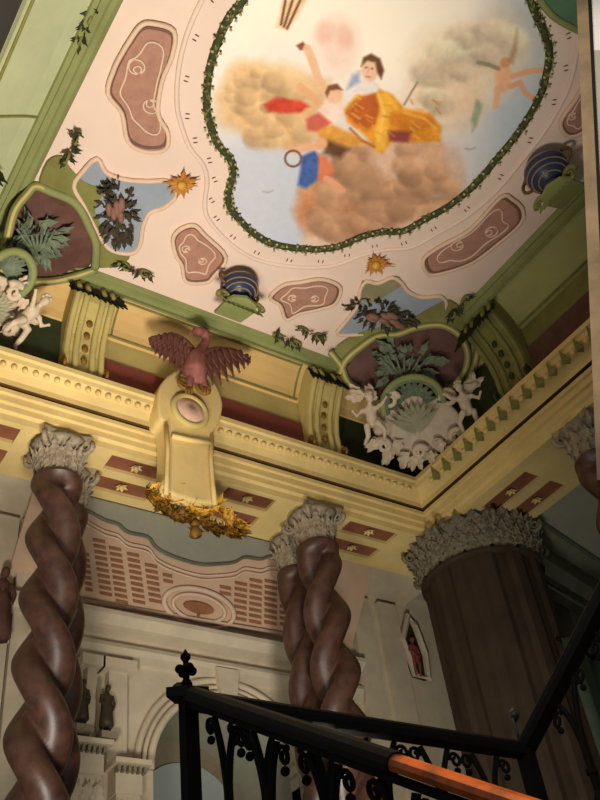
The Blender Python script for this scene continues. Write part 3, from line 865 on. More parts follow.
# ------------------------------------------------------------------ figures helper (stucco)
def figure(mb, org, r, u, f, s, pose):
    """continuous stucco figure; r right, u up, f towards the room; s = overall size"""
    P = lambda a: np.asarray(org) + s * (a[0] * r + a[1] * u + a[2] * f)
    def limb(pts, rad): mb.tube([P(p) for p in pts], [s * q for q in rad], 8)
    J = pose
    limb([J['hip'], J['belly'], J['chest'], J['neck']], [.13, .14, .14, .06])
    mb.ell(P(J['chest']), s * .16 * r, s * .13 * u, s * .11 * f); mb.ell(P(J['belly']), s * .14 * r, s * .13 * u, s * .12 * f)
    h = J['head']; mb.ell(P(h), s * .095 * r, s * .12 * u, s * .105 * f); mb.ell(P((h[0], h[1] - .01, h[2] + .11)), s * .02 * r, s * .03 * u, s * .03 * f)
    limb([J['neck'], h], [.055, .05])
    for k in ('armL', 'armR'): limb([J['chest']] + J[k], [.07, .062, .05, .036][:1 + len(J[k])]); mb.ell(P(J[k][-1]), s * .045)
    for k in ('legL', 'legR'): limb([J['hip']] + J[k], [.10, .085, .065, .045][:1 + len(J[k])]); q = J[k][-1]; mb.ell(P((q[0], q[1] - .01, q[2] + .05)), s * .04 * r, s * .035 * u, s * .08 * f)


seatL = dict(hip=(0, 0, 0), belly=(.02, .14, .03), chest=(.04, .33, .03), neck=(.05, .48, .03), head=(.09, .62, .07), armL=[(-.16, .36, .05), (-.30, .28, .12), (-.36, .42, .16)], armR=[(.20, .36, .08), (.34, .44, .14), (.46, .56, .12)], legL=[(-.12, .02, .18), (-.14, -.22, .26), (-.26, -.38, .16)], legR=[(.14, .04, .2), (.26, -.14, .24), (.20, -.40, .18)])
seatR = {k: ([(-p[0], *p[1:]) for p in v] if isinstance(v, list) else (-v[0], *v[1:])) for k, v in seatL.items()}
seatR['armL'], seatR['armR'] = seatR['armR'], seatR['armL']
stand = dict(hip=(0, 0, 0), belly=(.0, .14, .02), chest=(.01, .33, .0), neck=(.01, .48, .0), head=(.03, .62, .02), armL=[(-.18, .36, .0), (-.24, .12, .05), (-.10, .04, .14)], armR=[(.19, .36, .0), (.25, .12, .02), (.20, -.08, .08)], legL=[(-.09, -.06, .02), (-.10, -.42, .05), (-.11, -.80, 0)], legR=[(.09, -.06, .02), (.12, -.42, .07), (.10, -.80, .02)])


# ------------------------------------------------------------------ corner niches with stucco cartouches
def tiltplane(c0, c1, tdir):
    t = nz(tdir); s = np.asarray(c1) - np.asarray(c0); n = nz(np.cross(t, s))
    if np.dot(n, c0) > 0: n = -n
    return np.asarray(c0, float), n, t


def corner(c0, c1, tdir, marp, grn, frames, plant, fan, cart, shell, figs, names):
    p0, n, t = tiltplane(c0, c1, tdir); up = nz(np.cross(n, t)); up = up if up[2] > 0 else -up
    def A(x, y, off=0):
        p = atp(x, y, p0 + n * off, n)
        return p if p[2] < ZC - .02 - off * .5 else at(x, y, 'z', ZC - .02 - off * .5)
    o = thing('corner_niche', names[0], 'niche', np.mean([A(*q) for q in marp], 0), 'corner niches')
    MB().slab(smoothpath([A(*q) for q in marp], 3, True), -n * .05).build('niche_back', maroon, o)
    MB().slab(smoothpath([A(*q, .03) for q in grn], 3, True), -n * .04).build('niche_surround', mgreen, o)
    for fp in frames:
        for off, rd, mm in ((.05, .055, green), (.09, .025, ygreen)):
            MB().tube(smoothpath([A(*q, off) for q in fp], 5), rd, 8).build('niche_moulding', mm, o, True)
    # plant
    o2 = thing('leafy_plant', names[1], 'plant', A(*plant[:2], .1), 'grey-green plants in the corner niches')
    c = A(*plant[:2], .1); ex = A(plant[0] + plant[2], plant[1], .1) - c; ey = A(plant[0], plant[1] + plant[3], .1) - c
    b = MB(); cluster(b, c, ex, ey, n, 44, .24, .1); tag(b.build('leaves', slate, o2), kind='stuff')
    b = MB()
    for k in range(7): b.tube([c + ey * .9, c + ey * .2 + ex * (k - 3) * .15 + n * .08, c - ey * .6 + ex * (k - 3) * .28 + n * .05], .018, 6)
    b.build_split('stem', slate, o2, True)
    # scallop fan
    c = A(*fan[:2], .22); R0 = np.linalg.norm(A(fan[0] + fan[2], fan[1], .22) - c)
    o3 = thing('scallop_canopy', names[2], 'canopy', c, 'scalloped canopies')
    b = MB()
    for k in range(11):
        a = math.pi * k / 10; d = math.cos(a) * t + math.sin(a) * up
        b.leaf(c, d + n * .35, n, R0 * .95, R0 * .3, .25, 6, False)
    b.build_split('scallop_leaf', slate, o3)
    for q, rd in ((1.0, .05), (.86, .025)): MB().tube([c + R0 * q * (math.cos(a) * t + math.sin(a) * up * .9) + n * .2 for a in np.linspace(-.2, math.pi + .2, 20)], rd, 8).build('canopy_rim', green if rd > .04 else slate, o3, True)
    # cartouche
    c = A(*shell[:2], .36)
    o4 = thing('stucco_cartouche', names[3], 'cartouche', c, 'white stucco cartouches')
    b = MB(); b.slab(smoothpath([A(*q, .28) for q in cart], 4, True), -n * .10); remesh(b.build('cartouche_body', white, o4), .03, 6)
    b = MB()
    for k in range(9):
        a = math.pi * (k / 8); d = math.cos(a) * t + math.sin(a) * up
        R1 = np.linalg.norm(A(shell[0] + shell[2], shell[1], .36) - c)
        b.leaf(c - up * R1 * .6, d * .8 + up * .6 + n * .2, n, R1 * 1.5, R1 * .42, .15, 6, False)
    b.build_split('shell_rib', mat('grey_shell', (168, 164, 132), var=.3, scale=8), o4)
    for (sx0, sy0, sg, rr) in figs['scroll']:
        cc = A(sx0, sy0, .40); b = MB()
        b.tube([cc + rr * (1 - j / 26) * (sg * math.cos(j * .5) * t + math.sin(j * .5) * up) for j in range(22)], [.05 * (1 - j / 34) for j in range(22)], 8); b.build('scroll', white, o4, True)
    b = MB()
    for (lx, ly, dx, dy) in figs['leaf']:
        p = A(lx, ly, .38); d = A(lx + dx, ly + dy, .38) - p
        for k in range(3): b.leaf(p + rng.normal(0, .02, 3), d + rng.normal(0, .05, 3), n, np.linalg.norm(d) * 1.2, .13, .5, 5)
    b.build_split('acanthus', white, o4)
    for (fx, fy, s, pose, lbl) in figs['fig']:
        org = A(fx, fy, .5)
        o5 = thing('stucco_putto', lbl, 'statue', org, 'stucco putti on the cartouches')
        b = MB(); figure(b, org, t if np.dot(t, M[:, 0]) > 0 else -t, up, n, s, pose); remesh(b.build('body', white, o5), .018, 3)
        b = MB(); rr_ = t if np.dot(t, M[:, 0]) > 0 else -t
        hd = org + s * (pose['head'][0] * rr_ + (pose['head'][1] + .05) * up + (pose['head'][2] - .02) * n)
        for k in range(26):
            v = rng.normal(0, 1, 3); v = nz(v + up * .8 - n * .3); b.ell(hd + v * s * .09, s * .035, n=6, m=4)
        tag(b.build('curls', white, o5, True), kind='stuff')


mg = [(340, 378), (350, 363), (362, 349), (378, 339), (398, 337), (415, 330), (440, 328), (458, 338), (464, 352), (463, 368), (452, 382), (430, 398), (380, 400), (355, 392)]
corner((8.15, 7.88, 8.25), (7.25, 6.6, 9.58), (1, -1, 0), mg,
       [(334, 352), (345, 340), (362, 332), (385, 326), (412, 318), (430, 308), (450, 300), (466, 316), (474, 326), (458, 335), (440, 327), (415, 329), (398, 336), (378, 338), (362, 348), (350, 362), (340, 366)],
       [[(330, 352), (341, 366), (347, 380), (360, 390), (376, 397)], [(340, 374), (346, 360), (362, 346), (378, 336), (398, 334), (415, 328), (440, 325), (458, 334), (467, 350), (466, 368), (456, 384), (446, 394)], [(474, 326), (478, 344), (474, 366), (464, 388)]],
       (404, 364, 32, 18), (412, 402, 30),
       [(372, 412), (384, 398), (398, 402), (412, 396), (432, 396), (450, 404), (462, 420), (456, 440), (440, 452), (424, 462), (404, 460), (388, 448), (374, 434)],
       (414, 418, 22),
       dict(scroll=[(390, 400, 1, .13), (448, 398, -1, .13), (384, 446, -1, .11), (456, 436, 1, .11), (420, 452, 1, .1)],
            leaf=[(392, 450, -8, 14), (404, 454, -4, 14), (416, 456, 0, 14), (430, 454, 5, 12), (444, 448, 8, 10), (372, 400, -6, -14), (464, 392, 10, -12), (380, 440, -14, 6), (436, 440, 4, 14), (398, 440, -3, 14), (362, 396, -14, -6), (472, 388, 4, -14)],
            fig=[(372, 424, .62, seatL, 'white stucco putto seated left of the shell in the right corner'), (468, 412, .62, seatR, 'white stucco putto seated right of the shell in the right corner')]),
       ('maroon niche with green moulded frame in the right-hand corner of the room', 'grey-green leafy plant in the maroon niche of the right corner', 'green scalloped canopy over the shell in the right corner', 'white stucco cartouche with shell above the cornice in the right corner'))
ml = [(28, 196), (36, 188), (50, 194), (70, 202), (80, 212), (88, 226), (94, 242), (92, 262), (78, 272), (45, 276), (20, 272), (8, 250), (14, 215)]
corner((.55, 7.9, 8.25), (1.75, 6.7, 9.58), (1, 1, 0), ml,
       [(48, 162), (62, 156), (70, 168), (84, 182), (104, 190), (100, 200), (95, 212), (104, 232), (108, 250), (130, 256), (118, 266), (94, 266), (95, 242), (89, 226), (81, 210), (71, 200), (52, 192), (40, 186)],
       [[(6, 245), (14, 212), (27, 194), (36, 186), (52, 192), (71, 200), (81, 210), (89, 226), (96, 244), (95, 268)], [(0, 270), (30, 281), (60, 280), (96, 270)]],
       (34, 238, 22, 17), (4, 268, 22),
       [(-20, 280), (0, 276), (16, 284), (24, 300), (20, 322), (8, 338), (-14, 340), (-30, 320)],
       (-6, 306, 18),
       dict(scroll=[(14, 292, -1, .12), (10, 330, 1, .1)], leaf=[(16, 300, 10, 8), (14, 320, 10, 6), (18, 288, 8, -10), (2, 334, 0, 12), (20, 312, 14, -2)],
            fig=[(20, 322, .62, seatR, 'white stucco putto at the far left above the cornice')]),
       ('maroon niche with green moulded frame at the far left', 'grey-green leafy plant in the maroon niche of the left corner', 'green scalloped canopy at the far left', 'white stucco cartouche cut off at the far left'))

# ------------------------------------------------------------------ medallion bracket, eagle, gilt festoon
YB = 7.76
mb_ = thing('medallion_bracket', 'pale yellow keystone bracket with round medallion in the middle of the cornice', 'bracket', at(190, 410, 'y', YB))
o = MB().slab(smoothpath([at(x, y, 'y', YB) for x, y in [(158, 402), (160, 386), (170, 374), (186, 367), (204, 371), (216, 384), (223, 404), (219, 424), (214, 432), (213, 456), (214, 482), (215, 503), (165, 490), (167, 470), (168, 444), (166, 424), (160, 416)]], 4, True), (0, .32, 0)).build('bracket_body', yel, mb_)
bv = o.modifiers.new('edge', 'BEVEL'); bv.width = .03; bv.segments = 2; bv.limit_method = 'ANGLE'
c = at(190, 411, 'y', YB - .03)
ring_ = [c + V(.225 * math.cos(t), 0, .235 * math.sin(t)) for t in np.linspace(0, 2 * math.pi, 32, endpoint=False)]
MB().tube(ring_, .045, 8, True).build('medallion_frame', ygreen, mb_, True)
MB().lathe([(.21, 0), (.20, -.02), (.1, -.05), (.0, -.06)], c, 24, (0, 1, 0)).build('medallion_disc', mat('rose_medallion', (222, 184, 156), var=.25, scale=9), mb_, True)
b = MB(); b.tube([at(x, y, 'y', YB - .04) for x, y in [(166, 425), (168, 450), (167, 475), (166, 495)]], .03, 6); b.tube([at(x, y, 'y', YB - .04) for x, y in [(212, 436), (211, 460), (213, 485), (215, 505)]], .03, 6)
b.tube([at(x, y, 'y', YB - .04) for x, y in [(172, 436), (190, 440), (210, 443)]], .035, 6)
b.build_split('bracket_moulding', yel, mb_, True)
for sx_, sy_, sg in ((184, 383, -1), (204, 388, 1)):
    cc = at(sx_, sy_, 'y', YB - .10)
    MB().tube([cc + .13 * (1 - j / 24) * V(sg * math.cos(j * .55 + 1.2), 0, math.sin(j * .55 + 1.2)) for j in range(20)], [.034 * (1 - j / 34) for j in range(20)], 8).build('volute', goldd, mb_, True)

YE = 7.62
eg = thing('eagle_sculpture', 'plum-coloured eagle with spread wings perched on the medallion bracket', 'sculpture', at(196, 378, 'y', YE))
E = lambda x, y, d=0: at(x, y, 'y', YE - d)
b = MB()
ep = smoothpath([E(196, 384, .05), E(195, 371, .12), E(196, 360, .10), E(201, 350, .06), E(206, 341, .06), E(204, 333, .10), E(198, 330, .14)], 5)
b.tube(ep, list(np.interp(np.linspace(0, 6, len(ep)), [0, 1, 2, 3, 4, 5, 6], [.09, .16, .14, .075, .058, .06, .05])), 10)
b.ell(E(198, 331, .14), V(.085, 0, 0), V(0, .06, 0), V(0, 0, .06)); b.tube([E(195, 331, .15), E(190, 334, .17), E(189, 338, .17)], [.04, .03, .006], 6)
for s in (-1, 1):
    b.tube([E(196 + s * 5, 374, .08), E(197 + s * 7, 382, .14), E(197 + s * 8, 388, .14)], [.06, .045, .04], 8)
remesh(b.build('body', eaglem, eg), .02, 3)
b = MB()
for s in (-1, 1):
    for k in (-1, 0, 1): b.tube([E(197 + s * 8, 387, .14), E(197 + s * 8 + k * 3, 391, .2), E(197 + s * 8 + k * 3, 394, .19)], [.022, .018, .006], 6)
b.build_split('talon', goldd, eg, True)


def wing(bone, tips, nm):
    b = MB(); Bp = smoothpath([E(*q) for q in bone], 6)
    b.tube(Bp, [.075 - .05 * i / len(Bp) for i in range(len(Bp))], 8)
    n = len(tips)
    for i in range(n):
        s = Bp[int(i / (n - 1) * (len(Bp) - 1))]; e = E(*tips[i]); d = e - s
        b.leaf(s, d, V(0, -1, 0), np.linalg.norm(d), .15, .12, 6, False); b.leaf(s + V(0, -.03, 0), d * .6, V(0, -1, 0), np.linalg.norm(d) * .55, .13, .12, 5, False)
    o = b.build(nm, feath, eg, True); sm = o.modifiers.new('thick', 'SOLIDIFY'); sm.thickness = .02
    return o


wing([(190, 350, .08), (183, 342, .06), (172, 336, .04), (160, 338, .03), (154, 341, .02)], [(188, 376, .05), (182, 378, .05), (175, 374, .05), (168, 368, .05), (162, 364, .05), (158, 360, .04), (154, 356, .03), (151, 351, .02), (149, 345, .0)], 'wing')
wing([(202, 356, .08), (210, 352, .06), (222, 350, .04), (236, 352, .03), (247, 360, .02)], [(204, 382, .05), (212, 386, .05), (220, 386, .05), (227, 383, .05), (233, 378, .05), (239, 374, .04), (244, 370, .03), (248, 366, .02), (250, 363, .0)], 'wing')

YF = 8.0
fe = thing('gilt_festoon', 'gilt leaf festoon hanging below the medallion bracket under the cornice', 'festoon', at(193, 500, 'y', YF))
G = lambda x, y, d=0: at(x, y, 'y', YF - d)
for sw in ([(147, 492), (154, 502), (166, 511), (178, 517), (188, 519)], [(202, 522), (213, 529), (224, 532), (234, 533), (242, 530)]):
    Pp = smoothpath([G(*q, .05) for q in sw], 6); b = MB(); b.tube(Pp, .03, 8)
    for p in Pp:
        for k in range(4):
            v = rng.normal(0, 1, 3); v[1] = -abs(v[1]); b.leaf(p, nz(v), nz(v + V(0, -.5, -.3)), .14, .07, .4, 4)
    b.build('swag', gold if False else goldd, fe)
b = MB()
for k in range(60):
    x = 148 + k * 1.56; y = 490 + k * .55 + random.uniform(-6, 8) + 6 * math.sin(k * .25 * math.pi / 3)
    v = rng.normal(0, .6, 3); v[1] = -.4; v[2] -= .3; b.leaf(G(x, y, .10), v, V(0, -1, 0), .17, .08, .4, 4)
b.build('gilt_leaves', gold, fe)
b = MB(); cc = G(193, 497, .1)
for k in range(9):
    a = math.pi * k / 8; b.leaf(cc, V(math.cos(a), -.3, math.sin(a)), V(0, -1, 0), .16, .09, .5, 5)
b.ell(cc, .07); b.build('crest', gold, fe, True)
b = MB(); b.tube([G(193, 505, .08), G(195, 518, .08)], .025, 8); c = G(195, 524, .08)
b.ell(c, .06); b.lathe([(.03, .0), (.06, -.05), (.075, -.13), (.0, -.16)], c + V(0, 0, -.03), 12)
for s in (-1, 1): b.leaf(c + V(0, 0, -.08), V(s, -.2, -.2), V(0, -1, 0), .13, .06, .8, 4)
b.build('tassel', goldd, fe, True)

# ------------------------------------------------------------------ valance and coffered vault behind the columns
va = thing('blue_grey_valance', 'blue-grey scalloped valance with dark edge under the gilt festoon', 'valance', (4.7, 9.17, 7.2))
vb = [(84, 508), (92, 513), (105, 520), (118, 524), (128, 532), (148, 537), (157, 548), (175, 557), (200, 564), (218, 564), (235, 562), (245, 557), (261, 559), (272, 556), (290, 559), (306, 562), (316, 566)]
VB = smoothpath([at(x, y, 'y', 9.16) for x, y in vb], 4)
MB().slab([V(VB[0][0], 9.16, 7.2)] + VB + [V(VB[-1][0], 9.16, 7.2)], (0, .06, 0)).build('valance_cloth', mat('blue_grey_plaster', (160, 162, 150), var=.12, scale=2), va)
MB().tube(VB, .022, 6).build('valance_edge', mat('dark_olive_edge', (112, 106, 84), var=.3), va, True)

vp = V(5, 9.4, 7.3); vn_ = nz(np.cross(V(1, 0, 0), V(0, .8, -.93)));
if np.dot(vn_, vp) > 0: vn_ = -vn_
VT = lambda x, y, off=0: atp(x, y, vp + vn_ * off, vn_)
vt = thing('coffered_vault', 'pink sloping vault with small brick-red coffers behind the twisted columns', 'vault', (5, 9.8, 6.8))
MB().slab([V(3.0, 9.30, 7.416), V(8.3, 9.30, 7.416), V(8.3, 10.19, 6.382), V(3.0, 10.19, 6.382)], -vn_ * .06).build('vault_shell', mat('pink_vault_plaster', (206, 172, 142), var=.14, scale=2), vt)
b = MB()
def coff(xa, xb, ya, yb, lean):
    y = ya; k = 0
    while y < yb:
        xo = (y - ya) * lean; w_ = xb - xa
        b.slab([VT(xa + xo, y, .02), VT(xb + xo, y + w_ * .2, .02), VT(xb + xo + .4, y + w_ * .2 + 3.2, .02), VT(xa + xo + .4, y + 3.2, .02)], -vn_ * .02); y += 5.9
for a in ((82, 89, 552, 590, .10), (93, 105, 538, 596, .13), (109, 121, 546, 600, .13), (127, 139, 552, 602, .13), (145, 157, 563, 604, .12), (163, 172, 573, 584, .12)): coff(*a)
for a in ((220, 231, 585, 592, -.02), (235, 247, 581, 620, -.02), (250, 262, 578, 623, -.02), (265, 277, 579, 625, -.01), (280, 292, 575, 628, 0), (294, 305, 594, 628, 0)): coff(*a)
tag(b.build('coffer_inset', coffr, vt), kind='stuff')
b = MB()
for rx, ry, rd in ((35, 19, .035), (26, 13, .025)):
    b.tube([VT(199 + rx * math.cos(t), 608 + ry * math.sin(t) + .2 * rx * math.cos(t), .03) for t in np.linspace(0, 2 * math.pi, 40, endpoint=False)], rd, 8, True)
b.build_split('medallion_ring', pinkd, vt, True)
b = MB(); b.slab([VT(199 + 15 * math.cos(t), 608 + 6 * math.sin(t) + .2 * 15 * math.cos(t), .05) for t in np.linspace(0, 2 * math.pi, 24, endpoint=False)], -vn_ * .03)
b.slab([VT(198, 613, .05), VT(200, 613, .05), VT(200, 621, .05), VT(198, 621, .05)], -vn_ * .03); b.build_split('medallion_field', coffr, vt)
b = MB()
for off in (11, 15):
    b.tube(smoothpath([VT(x, y + off, .03) for x, y in vb], 4), .016, 6)
b.tube([VT(85, 601, .03), VT(306, 637, .03)], .03, 6)
b.build_split('vault_border', pinkd, vt, True)


# ------------------------------------------------------------------ twisted columns
def capital(o, x, y, z0, z1, r, ab, m=capm, nleaf=10):
    h = z1 - z0
    MB().lathe([(r * .95, 0), (r * .9, h * .1), (r * .95, h * .5), (r * 1.25, h * .8), (r * 1.45, h * .86)], (x, y, z0), 20).build('capital_bell', m, o, True)
    b = MB()
    for row, (zb, L, nn, cu) in enumerate(((.0, .40, 12, .75), (.10, .55, 12, .75), (.30, .50, 12, .8))):
        for k in range(nn):
            a = 2 * math.pi * (k + row * .5) / nn; d = V(math.cos(a), math.sin(a), 0)
            b.leaf(V(x, y, z0 + h * zb) + d * r * (.97 + .05 * row), V(0, 0, 1) + d * (.0 + .07 * row), d, L * h, r * .46, cu * .85, 8)
    b.build('acanthus_leaves', m, o)
    for sa in (1, 3, 5, 7):
        a = sa * math.pi / 4; d = V(math.cos(a), math.sin(a), 0); cc = V(x, y, z1 - h * .24) + d * ab * 1.12
        MB().tube([cc + h * .17 * (1 - j / 24) * (math.cos(j * .55 + 2.6) * -d + math.sin(j * .55 + 2.6) * V(0, 0, 1)) for j in range(20)], [.034 - .0012 * j for j in range(20)], 8).build('volute', m, o, True)
    b = MB(); pts = []
    for k in range(4):
        a0 = math.pi / 4 + k * math.pi / 2; p0 = V(math.cos(a0), math.sin(a0), 0) * ab * 1.41; p1 = V(math.cos(a0 + math.pi / 2), math.sin(a0 + math.pi / 2), 0) * ab * 1.41
        for j in range(8):
            t = j / 8; p = p0 * (1 - t) + p1 * t; p = p * (1 - .14 * math.sin(math.pi * t)); pts.append(V(x, y, z1 - .09) + p)
    b.slab(pts, (0, 0, .09)); b.build('abacus', m, o)
    b = MB()
    for k in range(4):
        a = k * math.pi / 2; p = V(x, y, z1 - .07) + V(math.cos(a), math.sin(a), 0) * ab * .88
        for j in range(6): b.leaf(p, V(math.cos(j * 1.05), math.sin(j * 1.05), .3) * .5 + V(math.cos(a), math.sin(a), 0), V(math.cos(a), math.sin(a), 0), .08, .05, .4, 3)
    b.build('fleuron', m, o)


def twisted(x, y, ztop, zcap, r, ro, ph, label, cap=capm, sh=brown, pitch=1.49, hand=1):
    o = thing('twisted_column', label, 'column', (x, y, -2), 'twisted columns')
    z0 = -1.7; n = 56; rows = int((zcap - z0) / .03); vs = []
    for i in range(rows + 1):
        z = z0 + (zcap - z0) * i / rows; d = zcap - z
        fade = min(1, d / .12); g = 1 + .035 * min(d, 4)
        th = hand * 2 * math.pi * d / pitch + ph
        for k in range(n):   # two thick strands twisted together
            t = 2 * math.pi * k / n; cth = abs(math.cos(t - th)); sth = math.sin(t - th)
            ro_ = ro * fade; rs = r - ro_
            rr = g * (ro_ * cth + math.sqrt(max(rs * rs - (ro_ * sth) ** 2, 1e-6)))
            vs.append((x + rr * math.cos(t), y + rr * math.sin(t), z))
    fs = [(i * n + k, i * n + (k + 1) % n, (i + 1) * n + (k + 1) % n, (i + 1) * n + k) for i in range(rows) for k in range(n)]
    b = MB(); b.add(vs, fs); b.build('twisted_shaft', sh, o, True)
    MB().lathe([(r * .9, 0), (r * .98, .03), (r * .98, .06), (r * .85, .09)], (x, y, zcap - .03), 24).build('astragal', sh, o, True)
    MB().lathe([(r * 2, -2), (r * 2, -1.85), (r * 1.7, -1.8), (r * 1.7, -1.7), (r * 1.3, -1.65)], (x, y, 0), 24).build('column_base', sh, o, True)
    capital(o, x, y, zcap, ztop, r * .83, 1.0 * r, cap)
    return o


twisted(2.92, 8.35, 7.2, 6.62, .29, .125, math.pi * .92, 'twisted brown marble column at far left, front one of its pair')
twisted(3.24, 8.84, 7.2, 6.60, .25, .09, math.pi * .95, 'twisted brown marble column at far left, half hidden behind its twin')
twisted(6.52, 8.35, 7.2, 6.62, .29, .125, math.pi * .085, 'twisted brown marble column in the centre, front one of its pair', hand=-1)
twisted(6.56, 8.98, 7.2, 6.60, .25, .09, math.pi * .05, 'twisted brown marble column in the centre, mostly hidden behind its twin', hand=-1)
twisted(8.72, 5.30, 7.2, 6.62, .30, .11, math.pi * .5, 'twisted dark column on the right-hand wall beside the brown upright')

# ------------------------------------------------------------------ corner pier
PX, PY, PRD = 9.22, 8.08, .83
pr = thing('corner_pier', 'broad dark brown clustered pier with leafy capital in the right corner', 'pier', (PX, PY, -2))
b = MB(); n = 72; vs = []
zz = [-2, -1.7, 6.60]
for i, z in enumerate(zz):
    for k in range(n):
        t = 2 * math.pi * k / n; rr = PRD * (1 + (.035 if (k // 3) % 2 else -.02)); vs.append((PX + rr * math.cos(t), PY + rr * math.sin(t), z))
b.add(vs, [(i * n + k, i * n + (k + 1) % n, (i + 1) * n + (k + 1) % n, (i + 1) * n + k) for i in range(2) for k in range(n)]); b.build('fluted_shaft', pierm, pr)
MB().lathe([(PRD, 0), (PRD * 1.08, .03), (PRD * 1.08, .07), (PRD, .10)], (PX, PY, 6.56), 48).build('astragal', pierm, pr, True)
MB().lathe([(PRD * .98, 0), (PRD, .35), (PRD * 1.12, .58)], (PX, PY, 6.62), 48).build('capital_bell', capd, pr, True)
b = MB()
for row, (zb, L, cu) in enumerate(((.0, .30, .7), (.08, .36, .7), (.22, .34, .75), (.34, .28, .8))):
    for k in range(28):
        a = 2 * math.pi * (k + row * .5 + random.uniform(-.15, .15)) / 28; d = V(math.cos(a), math.sin(a), 0)
        b.leaf(V(PX, PY, 6.62 + zb) + d * PRD * (1.02 + .03 * row), V(0, 0, 1) + d * .15, d, L * random.uniform(.85, 1.15), .21, cu, 8)
tag(b.build('acanthus_leaves', capd, pr), kind='stuff')
for k in range(8):
    a = 2 * math.pi * k / 8 + .3; d = V(math.cos(a), math.sin(a), 0); cc = V(PX, PY, 7.05) + d * PRD * 1.2
    MB().tube([cc + .1 * (1 - j / 24) * (math.cos(j * .55 + 2.6) * -d + math.sin(j * .55 + 2.6) * V(0, 0, 1)) for j in range(20)], [.034 - .0012 * j for j in range(20)], 8).build('volute', capd, pr, True)

# ------------------------------------------------------------------ back-wall details: pilasters, statues, brackets, niche
def B2(x, y, d=0): return at(x, y, 'y', YW - d)
pil = thing('wall_pilaster', 'cream wall pilaster beside the statue, left of the arch', 'pilaster', B2(122, 730))
a_, c2_ = B2(113, 668, .12), B2(126, 668, .12); zl = B2(114, 758, .3)[2]
MB().box((a_[0] - .05, YW - .12, zl), (c2_[0] + .02, YW, 5.50)).build('pilaster_shaft', cream, pil)
MB().box((a_[0] - .16, YW - .2, 5.38), (c2_[0] + .12, YW, 5.52)).build('pilaster_cap', cream, pil)
pil = thing('wall_pilaster', 'cream wall pilaster just right of the far-left twisted columns', 'pilaster', B2(90, 720))
a_, c2_ = B2(88, 660, .12), B2(97, 660, .12); zl = B2(73, 737, .3)[2]
MB().box((a_[0], YW - .12, zl), (c2_[0], YW, 5.50)).build('pilaster_shaft', cream, pil)
MB().box((a_[0] - .1, YW - .2, 5.38), (c2_[0] + .08, YW, 5.52)).build('pilaster_cap', cream, pil)
for (x, yt, yb, lb) in ((107, 686, 735, 'dark bronze statue standing on the ledge left of the arch'), (83, 680, 728, 'dark bronze statue half hidden by the far-left twisted columns')):
    p = B2(x, yt, .22); q = B2(x, yb, .22); h = p[2] - q[2]; s = h / 1.55
    org = V(p[0], YW - .22, q[2] + .86 * s)
    o = thing('niche_statue', lb, 'statue', (p[0], YW - .22, q[2]), 'bronze statues on the ledge')
    b = MB(); figure(b, org, V(1, 0, 0), V(0, 0, 1), V(0, -1, 0), s, stand)
    remesh(b.build('body', mat('dark_bronze', (72, 64, 44), rough=.5, var=.4, scale=12), o), .014, 2)
    b = MB(); b.lathe([(.14 * s, .2 * s), (.17 * s, 0), (.2 * s, -.4 * s), (.22 * s, -.62 * s)], org, 14, lobes=7, la=.08); b.build('robe', MATS['dark_bronze'], o, True)
    MB().box((p[0] - .1, YW - .34, q[2] - .08), (p[0] + .1, YW - .1, q[2])).build('plinth', creamd, o)
for (xa, xb, y, lb) in ((73, 112, 737, 'dentilled cream ledge under the bronze statues'), (114, 150, 758, 'lower dentilled cream ledge at the foot of the arch')):
    p, q = B2(xa, y, .3), B2(xb, y + (xb - xa) * .24, .3); z = p[2]
    o = thing('dentil_ledge', lb, 'ledge', ((p[0] + q[0]) / 2, YW, z))
    MB().box((p[0], YW - .36, z - .06), (q[0], YW, z)).build('ledge_top', cream, o)
    MB().box((p[0] + .06, YW - .22, z - .36), (q[0] - .06, YW, z - .06)).build('ledge_frieze', cream, o)
    b = MB(); k = 0; x = p[0] + .05
    while x < q[0] - .06: b.box((x, YW - .31, z - .13), (x + .035, YW - .2, z - .06)); x += .065
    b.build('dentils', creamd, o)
    b = MB(); x = p[0] + .1
    while x < q[0] - .1: b.leaf((x, YW - .2, z - .72), V(0, -.1, 1), V(0, -1, 0), .3, .16, .8, 6); x += .12
    b.build('capital_leaves', cream, o)
    MB().box((p[0] + .08, YW - .2, -2), (q[0] - .08, YW, z - .36)).build('pilaster_shaft', cream, o)

b = MB()
# left bay pilaster strips
for px_, lb in ((6, 'cream pilaster strip left of the far-left twisted columns'), (34, 'cream pilaster strip just behind the far-left twisted columns')):
    p = B2(px_, 560, .12); o = MB().box((p[0] - .2, YW - .12, -2), (p[0] + .12, YW, 7.3)).build('wall_pilaster', cream); tag(o, lb, 'pilaster')
for px_, lb in ((365, 'cream pilaster strip right of the central twisted columns'), (392, 'cream pilaster strip beside the leaning niche')):
    p = B2(px_, 620, .12); o = MB().box((p[0] - .22, YW - .12, -2), (p[0] + .14, YW, 7.3)).build('wall_pilaster', cream); tag(o, lb, 'pilaster')
p = B2(2, 605, .2)
o = thing('niche_statue', 'dark red draped statue left of the twisted columns', 'statue', (p[0], YW - .3, p[2] - .5), 'bronze statues on the ledge'); b = MB()
figure(b, V(p[0] - .05, YW - .3, p[2]), V(1, 0, 0), V(0, 0, 1), V(0, -1, 0), .62, stand); remesh(b.build('body', maroon, o), .02, 2)
MB().lathe([(.09, .12), (.11, 0), (.13, -.25), (.15, -.5)], (p[0] - .05, YW - .3, p[2]), 14, lobes=7, la=.08).build('robe', maroon, o, True)

